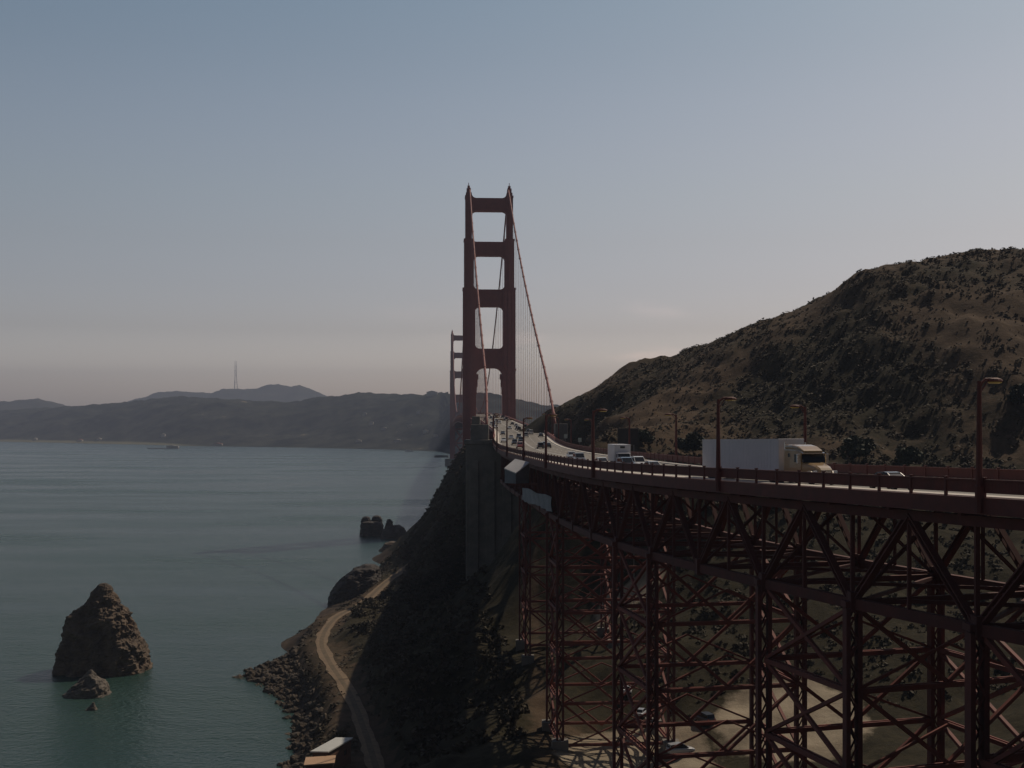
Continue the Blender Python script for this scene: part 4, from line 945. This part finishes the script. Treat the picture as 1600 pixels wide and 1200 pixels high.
crag('sea_rock', [(-3,-14,14),(0,-13.2,13.2),(4,-12.6,12.6),(8,-11.2,11.0),(12,-10.4,8.4),(15.5,-9.3,6.6),(18,-6.4,4.9),(20,-3.8,3.6),(22.4,-2.3,2.5),(23.9,-1.5,1.7),(24.6,-0.7,0.8)], (x-0.8, y+9, 0), 'tall craggy brown rock standing alone in the water', M['rock'], 1, amp=1.9, n=130, m=90)
x, y = shore_xy(133, 1088)
crag('sea_rock', [(-2,-7,6.5),(0,-6.2,5.8),(2,-3.9,5.2),(4,-1.6,3.8),(5.4,-0.4,2.0),(6.4,0.6,1.1)], (x, y+2, 0), 'low pointed rock in the water just in front of the tall rock', M['guano'], 2, amp=0.9, fr=0.5, n=44, m=30)
x, y = shore_xy(144, 1109)
crag('sea_rock', [(-1,-2.4,1.6),(0,-1.6,1.2),(0.8,-0.5,0.8),(1.8,0.1,0.5)], (x, y, 0), 'tiny rock tip breaking the water nearest the viewer', M['guano'], 3, amp=0.35, fr=1.0, n=24, m=14)
x, y = shore_xy(578, 838)
crag('sea_rock', [(-3,-8,8.5),(0,-7.4,8),(4,-7.2,8.2),(6.5,-6.6,7.8),(8.2,-5.6,6.8),(9,-3.5,4.5)], (x, y+6, 0), 'dark sea rock with two round humps, farthest out off the point', M['rock_dark'], 4, amp=1.1, n=48, m=30,
     lobes=[(-3.0, 1.5, [(4,-3.4,2.9),(8,-3.3,2.7),(9.8,-3.2,2.6),(11.2,-2.5,2.0),(11.9,-1.0,.8)]), (3.2, 2.0, [(4,-3.2,3.6),(8,-3.0,3.4),(9.8,-3.2,3.4),(11.6,-2.5,2.8),(12.4,-1.0,1.0)])])
x, y = shore_xy(612, 842)
crag('sea_rock', [(-3,-9,10),(0,-8,9.5),(4,-6.5,8.5),(6.5,-4.5,7),(7.8,-2.0,4.0)], (x, y+6, 0), 'dark sea rock with a single knob, between the humped rock and the cliff', M['rock_dark'], 6, amp=1.0, n=48, m=30,
     lobes=[(-2.2, 0, [(4,-3,3),(8,-2.4,2.2),(10.4,-2,1.9),(11.6,-1.0,.9)])])
x, y = shore_xy(606, 862)
crag('sea_rock', [(-3,-9,10),(0,-8.0,9.5),(2.2,-5.6,9),(4,-4.5,8.6),(4.9,-2,7)], (x+2, y+5, 0), 'low flat brown rock shelf at the foot of the cliff', M['rock'], 7, amp=0.8, n=48, m=26)
crag('sea_rock', [(-3,-12.5,9),(0,-12,9),(4,-11,9),(8,-8.5,8.6),(11,-5.5,8.2),(13.5,-1.5,7.6),(15,2.5,6)], (-60, 487, 0), 'dark rounded bluff on the shore beside the dirt track', M['rock_dark'], 8, amp=1.5, n=80, m=50, depth=1.25)

# loose boulders along the water's edge
mb = MB(); bmv = bmesh.new(); bmesh.ops.create_icosphere(bmv, subdivisions=2, radius=1); iv = [v.co.copy() for v in bmv.verts]; ifc = [tuple(v.index for v in f.verts) for f in bmv.faces]; bmv.free()
cnt = 0
while cnt < 520:
    yy = rng.uniform(228, 380); zt = rng.uniform(-0.3, 5.5)
    xx = rng.uniform(-84, -36); z = h1(xx, yy)
    if not (-0.8 < z < 5.0): continue
    if np.min(np.hypot(PD[:, 0]-xx, PD[:, 1]-yy)) < 3.5: continue
    s = rng.uniform(0.35, 1.0)**2*1.25 + 0.2; ph = rng.uniform(0, 100); sx, sy, sz = s*rng.uniform(.7, 1.3), s*rng.uniform(.7, 1.3), s*rng.uniform(.5, .95)
    mb.add([Vector((xx + v.x*sx*(1+.3*math.sin(ph+v.y*5)), yy + v.y*sy*(1+.3*math.cos(ph+v.x*4)), z + s*0.15 + v.z*sz*(1+.25*math.sin(ph+v.x*6)))) for v in iv], ifc); cnt += 1
tag(mb.build('boulders', M['boulder']), kind='stuff')

# ------------------------------------------------------------------ sheds on the shore
def shed(loc, rz, L, W_, H, roofm, label, rise=0.25):
    e = tag(empty('shed', loc, rz), label, 'shed')
    mb = MB(); mb.box((0, 0, H/2-0.5), (W_, L, H+1)); mb.build('wall', M['brick'], e)
    mb = MB(); mb.loft([[(-W_/2-.3, y, H+.02), (W_/2+.3, y, H+rise), (W_/2+.3, y, H+rise+.22), (-W_/2-.3, y, H+.24)] for y in (-L/2-.35, L/2+.35)]); mb.build('roof', roofm, e)
    mb = MB(); mb.box((-0.3, -L/2-0.03, H*0.42), (0.95, 0.1, H*0.78)); d_ = mb.build('door', M['black'], e)
    for y in (-L/4, L/4):
        mb = MB(); mb.box((W_/2+0.02, y, H*0.6), (0.1, 1.0, 0.8)); mb.build('window', M['glass'], e)
    return e
def on_ground(px, py, z): Y = F*(CZ-z)/(py-HZ); return ((px-800)/F*Y, Y)
x, y = on_ground(519, 1166, 12.2); zg = h1(x, y); shed((x, y, zg), -0.31, 9.5, 2.9, 12.2-zg, M['roof_pale'], 'small brown shed with a pale flat roof on the shore')
x, y = on_ground(500, 1196, 11.0); zg = h1(x, y); shed((x, y, zg), 0.1, 4.2, 4.6, max(2.2, 11.0-zg), M['roof_tan'], 'small shed with a tan roof at the bottom edge, nearest the viewer')

# ------------------------------------------------------------------ vegetation
def leaf_blob(V_, F_, c, rx, rz, n, size, rg):
    u = rg.normal(size=(n, 3)); u /= np.linalg.norm(u, axis=1)[:, None]; u[:, 2] = np.abs(u[:, 2])
    p = np.array(c) + u*np.array([rx, rx, rz])*rg.uniform(0.55, 1.05, (n, 1))
    a = rg.normal(size=(n, 3)); a /= np.linalg.norm(a, axis=1)[:, None]; b_ = np.cross(a, u + 0.6*rg.normal(size=(n, 3))); b_ /= np.linalg.norm(b_, axis=1)[:, None]
    s = size*rg.uniform(0.6, 1.4, (n, 1)); base = sum(len(v) for v in V_)
    V_.append(np.stack([p - a*s, p + b_*s*0.8, p + a*s, p - b_*s*0.8], 1).reshape(-1, 3)); k = np.arange(n)*4 + base
    F_.append(np.stack([k, k+1, k+2, k+3], 1))
def blob_mesh(name, V_, F_, mat, parent=None):
    V2 = np.concatenate(V_); F2 = np.concatenate(F_); me = bpy.data.meshes.new(name)
    me.vertices.add(len(V2)); me.vertices.foreach_set('co', V2.ravel()); me.loops.add(F2.size); me.loops.foreach_set('vertex_index', F2.ravel()); me.polygons.add(len(F2)); me.polygons.foreach_set('loop_start', np.arange(0, F2.size, 4))
    me.update(calc_edges=True); me.materials.append(mat); o = bpy.data.objects.new(name, me); COL.objects.link(o)
    if parent is not None: o.parent = parent
    return o
N_ = 26000; bx_ = rng.uniform(-60, 230, N_); by_ = rng.uniform(205, 620, N_); bz_ = height(bx_, by_)
sv = zone_scrub(bx_, by_, bz_); dv_ = zone_dirt(bx_, by_, bz_); pth = np.full(N_, 1e9)
for p in PD: pth = np.minimum(pth, np.hypot(bx_-p[0], by_-p[1]))
uu_ = np.clip(by_, -9, 900); dd_ = bx_ - EX(uu_)
ok = (rng.uniform(0, 1, N_) < (sv - 0.18)*1.3) & (dv_ < 0.25) & (pth > 4.5) & (bz_ > 4) & ~((dd_ > -3) & (dd_ < DW+6) & (by_ > 300) & (by_ < 480)) & ~((dd_ > -2) & (dd_ < DW+2))
ok &= ~((np.abs(bx_+32) < 7) & (np.abs(by_-217) < 14))
# what the viewpoint (and a step to the side) can see: in the frame's width and facing
ok &= (np.abs(bx_/by_) < 0.47)
hill_ = (bx_ > 18) & (bz_ > 62)
ok &= ~hill_ | (rng.uniform(0, 1, N_) < 0.05)
ok &= ~((bx_ > 8) & (bz_ <= 62)) | (rng.uniform(0, 1, N_) < 0.6)
V_, F_ = [], []
idx = np.where(ok)[0][:12000]
for i in idx:
    r_ = rng.uniform(0.4, 1.15)*(0.7 if hill_[i] else (1.35 if bx_[i] < 8 else 1.1)); leaf_blob(V_, F_, (bx_[i], by_[i], bz_[i]-0.15), r_, r_*rng.uniform(.6, 1.0), 24, 0.24*r_+0.10, rng)
tag(blob_mesh('scrub', V_, F_, M['scrub']), kind='stuff')
# low scrub and tussocks covering the hill: many small tilted sprays, thick in patches, thin on the lightened spur
nt_ = 15000; tx_ = rng.uniform(14, 210, nt_); ty_ = rng.uniform(255, 500, nt_); tz_ = height(tx_, ty_); tv_ = zone_scrub(tx_, ty_, tz_) + 0.22*fbm(tx_/9, ty_/9, 2, 57)
keep = (rng.uniform(0, 1, nt_) < (tv_ - 0.12)*1.5) & (tz_ > 50) & (tx_/ty_ < 0.45) & ((tx_ - EX(np.clip(ty_, -9, 900))) > DW + 5); tx_, ty_, tz_ = tx_[keep], ty_[keep], tz_[keep]
ns_ = 2600; qx, qy = rng.uniform(-74, -24, ns_), rng.uniform(225, 560, ns_); qz = height(qx, qy); qd = np.full(ns_, 1e9)      # the shore bank's weeds
for q_ in PD: qd = np.minimum(qd, np.hypot(qx-q_[0], qy-q_[1]))
keep = (qz > 2.6) & (qd > 2.3) & (fbm(qx/7, qy/7, 2, 91) > -0.25) & ~((np.abs(qx+32) < 5) & (np.abs(qy-217) < 12)); tx_ = np.append(tx_, qx[keep]); ty_ = np.append(ty_, qy[keep]); tz_ = np.append(tz_, qz[keep])
m_ = 9; n = len(tx_)*m_; rad = np.repeat(rng.uniform(0.35, 1.3, len(tx_)), m_); an = rng.uniform(0, 6.283, n); rr = rad*np.sqrt(rng.uniform(0, 1, n))
px_ = np.repeat(tx_, m_) + rr*np.cos(an); py_ = np.repeat(ty_, m_) + rr*np.sin(an); pz_ = height(px_, py_) + 0.10 + 0.55*rad*(1 - (rr/rad)**2)*rng.uniform(.4, 1.1, n)
nv = np.stack([rng.normal(0, .45, n) + 0.25*np.cos(an), rng.normal(0, .45, n) + 0.25*np.sin(an), np.ones(n)], 1); nv /= np.linalg.norm(nv, axis=1)[:, None]
a_ = np.cross(nv, rng.normal(size=(n, 3))); a_ /= np.linalg.norm(a_, axis=1)[:, None]; c_ = np.cross(nv, a_); sz_ = (0.22 + 0.20*rad)[:, None]*rng.uniform(.6, 1.3, (n, 1)); pp = np.stack([px_, py_, pz_], 1)
V_ = [np.stack([pp - a_*sz_, pp + c_*sz_*.7, pp + a_*sz_, pp - c_*sz_*.7], 1).reshape(-1, 3)]; k = np.arange(n)*4; F_ = [np.stack([k, k+1, k+2, k+3], 1)]
tag(blob_mesh('hill_scrub', V_, F_, M['tussock']), kind='stuff')
# rough grass tufts on the hill's crest and spurs
V_, F_ = [], []; ng = 3500
gx = rng.uniform(15, 200, ng); gy_ = rng.uniform(330, 500, ng); gz = height(gx, gy_); keep = (zone_scrub(gx, gy_, gz) < 0.55) & (gz > 66)
gx, gy_, gz = gx[keep], gy_[keep], gz[keep]; n = len(gx)
a = rng.uniform(0, math.pi, n); s = rng.uniform(0.2, 0.5, n); dx, dy = np.cos(a)*s*0.8, np.sin(a)*s*0.8; hh = s*rng.uniform(0.8, 1.5, n); lx, ly = rng.normal(0, .2, n), rng.normal(0, .2, n)
V_ = [np.stack([np.stack([gx-dx, gy_-dy, gz-.1], 1), np.stack([gx+dx, gy_+dy, gz-.1], 1), np.stack([gx+dx*.7+lx, gy_+dy*.7+ly, gz+hh], 1), np.stack([gx-dx*.7+lx, gy_-dy*.7+ly, gz+hh*.9], 1)], 1).reshape(-1, 3)]; k = np.arange(n)*4; F_ = [np.stack([k, k+1, k+2, k+3], 1)]
tag(blob_mesh('grass', V_, F_, M['drygrass']), kind='stuff')

def make_tree(loc, h, rad, label, group, seed, mat='leaf'):
    rg = np.random.default_rng(seed); e = tag(empty('tree', loc), label, 'tree', group); mb = MB()
    lean = rg.normal(0, 0.05, 2); mb.tube([(0, 0, -0.4), (lean[0]*h*.3, lean[1]*h*.3, h*.3), (lean[0]*h, lean[1]*h, h*.85)], [0.055*h*.5, 0.04*h*.5, 0.012*h], 7)
    V_, F_ = [], []
    for k in range(9):
        a = rg.uniform(0, 6.28); zz = h*rg.uniform(.42, .95); rr = rad*rg.uniform(.25, .75)*(1.15 - 0.6*(zz/h-.42)/.53); c = (lean[0]*zz + rr*math.cos(a), lean[1]*zz + rr*math.sin(a), zz)
        mb.tube([(lean[0]*zz*.6, lean[1]*zz*.6, zz*.6), c], [0.014*h, 0.005*h], 5)
        q = rad*rg.uniform(.35, .6); leaf_blob(V_, F_, (c[0], c[1], c[2]-q*.3), q, q*.8, 90, 0.10*rad+0.06, rg); leaf_blob(V_, F_, (c[0], c[1], c[2]-q*.3), q, -q*.5, 50, 0.10*rad+0.06, rg)
    mb.build('trunk', M['bark'], e); blob_mesh('crown', V_, F_, M[mat], e); return e
def ground_at_pixel(px, py, y0=130.0):
    ys_ = np.arange(y0, 700, 0.5); xs_ = (px-800)/F*ys_; z = height(xs_, ys_); line = CZ - (py-HZ)/F*ys_
    k = int(np.argmax(z >= line)); return (float(xs_[k]), float(ys_[k]), float(z[k]))
for px, py, h, r_, lab in ((1083, 712, 5.5, 3.4, 'dark bushy tree at the roadside just left of the white trailer'), (1064, 709, 4.2, 2.6, 'low bushy tree at the roadside left of the darker tree'),
                          (1006, 700, 4.4, 2.8, 'bushy tree right beside the dark roadside sign'), (1342, 728, 6.5, 5.0, 'broad bushy tree behind the road, right of the gold cab'), (1420, 732, 5.0, 4.0, 'bushy tree on the slope between the gold cab and the nearest lamp post'),
                          (1594, 634, 5.0, 4.2, 'large dark tree at the right edge of the picture behind the nearest lamp post')):
    make_tree(ground_at_pixel(px, py), h, r_, lab, 'trees beside the road', int(px), 'leaf_far' if px > 1500 or px == 1083 else 'leaf')

# ------------------------------------------------------------------ things under the viaduct and across the water
cu = [(980, 1113, 'whitecar', 'sedan', 'white car parked on the dirt below the viaduct, farthest back', 1.4), (1002, 1128, 'silver', 'sedan', 'silver car parked on the dirt below the viaduct, beside the white one', 1.2), (1063, 1181, 'silver', 'suv', 'silver car parked below the viaduct, nearest the bottom edge', 0.3), (1100, 1133, 'darkcar', 'suv', 'dark car parked on the dirt below the viaduct', 2.0)]
for px, py, pn, stl, lab, rz in cu:
    z = 21.0
    for _ in range(6): x, y = on_ground(px, py, z); z = h1(x, y)
    o = make_car(pn, lab, None, stl); o.location = (x, y, z+0.05); o.rotation_euler = (0, 0, rz)
def house(px, py, w_, d_, h_, label, roof='housewall', group='pale buildings on the far shore', rise=0.35):
    # sits on the far shore's own ground
    Yb = float(np.interp(px, sh_x, sh_y)); col = int(np.argmin(np.abs(cols-px))); best = None
    for r_ in range(1, 70):
        pyy = HZ - (Zv[r_, col]-CZ)*F/Yv[r_, col]
        if best is None or abs(pyy-py) < best[0]: best = (abs(pyy-py), r_)
    r_ = best[1]; loc = (float(Xv[r_, col]), float(Yv[r_, col]), float(Zv[r_, col])-2)
    e = tag(empty('far_building', loc), label, 'building', group)
    w_ *= 0.6; h_ *= 0.6
    mb = MB(); mb.box((0, 0, h_/2+1), (w_, d_, h_+2)); mb.build('wall', M['housewall'], e)
    mb = MB(); mb.prism([(-w_/2-1, h_+2), (w_/2+1, h_+2), (0, h_+2+w_*rise*0.35)], -d_/2-1, d_/2+1); mb.build('roof', M[roof], e); return e
hl = 'pale low building on the flat far shore'
house(57, 688, 26, 14, 12, 'small pale building on the far shore near the left edge'); house(124, 690, 34, 20, 14, 'pale building with a reddish wall on the far shore, left of the pier', 'redroof'); house(156, 688, 28, 16, 9, 'low pale building on the far shore, second left of the pier'); house(256, 682, 24, 14, 14, 'pale building standing behind the pier on the far shore')
house(338, 696, 52, 16, 8, 'long low reddish building on the far shore right of the pier', 'redroof')
for k, (px, py, w_, h_) in enumerate(((578, 664, 22, 14), (600, 671, 26, 10), (572, 648, 20, 12), (655, 645, 30, 12), (640, 667, 24, 9), (663, 676, 26, 12), (680, 683, 22, 10), (676, 618, 60, 20), (560, 690, 30, 8), (620, 690, 36, 8))):
    house(px, py, w_, 14, h_, 'small pale building among the trees of the far shore', group='pale buildings among the far trees')
# pier and boats
x, y = shore_xy(255, 701.5); pe = tag(empty('pier', (x, y, 0)), 'long low pier with a shed reaching into the far water', 'pier')
mb = MB(); mb.box((0, 0, 2.2), (88, 10, 1.6)); mb.build('deck', M['concrete'], pe)
mb = MB(); [mb.cyl((-42+6*k, yy, -4), (-42+6*k, yy, 1.5), 0.5, 6) for k in range(15) for yy in (-3.5, 3.5)]; mb.build('pilings', M['bark'], pe)['kind'] = 'stuff'
mb = MB(); mb.prism([(10, 3), (44, 3), (44, 8), (27, 11), (10, 8)], -4.5, 4.5); mb.build('pier_shed', M['housewall'], pe)
def boat(px, py, L, label):
    x, y = shore_xy(px, py); e = tag(empty('boat', (x, y, 0), 0.1), label, 'boat')
    mb = MB(); mb.loft([[(xx, -w_, 0.9*hz_), (xx, w_, 0.9*hz_), (xx, w_*.6, -0.5), (xx, -w_*.6, -0.5)] for xx, w_, hz_ in ((-L/2, L*.1, 2.4), (0, L*.13, 2.2), (L*.3, L*.1, 2.6), (L/2, 0.15, 3.4))]); mb.build('hull', M['white'], e)
    mb = MB(); mb.loft([ring(-L*.35, L*.08, 2.0, 4.6, .2), ring(L*.12, L*.08, 2.0, 4.4, .2), ring(L*.2, L*.06, 2.0, 3.2, .2)]); c = mb.build('cabin', M['white'], e)
    mb = MB(); mb.box((-L*.12, 0, 3.7), (L*.4, L*.165, .8)); mb.build('windows', M['glass'], c); return e
boat(639, 705.5, 22, 'small white boat on the water near the far shore')
x, y = shore_xy(690, 714.5); pe = tag(empty('fender_wall', (x, y, 0)), 'low dark breakwater in the water left of the bridge', 'breakwater')
mb = MB(); mb.box((0, 0, 0.8), (30, 8, 5)); mb.build('wall', M['concrete'], pe, bevel=0.5); mb = MB(); mb.box((0, 0, 3.8), (26, 6, .98)); mb.build('cap', M['rock_dark'], pe)
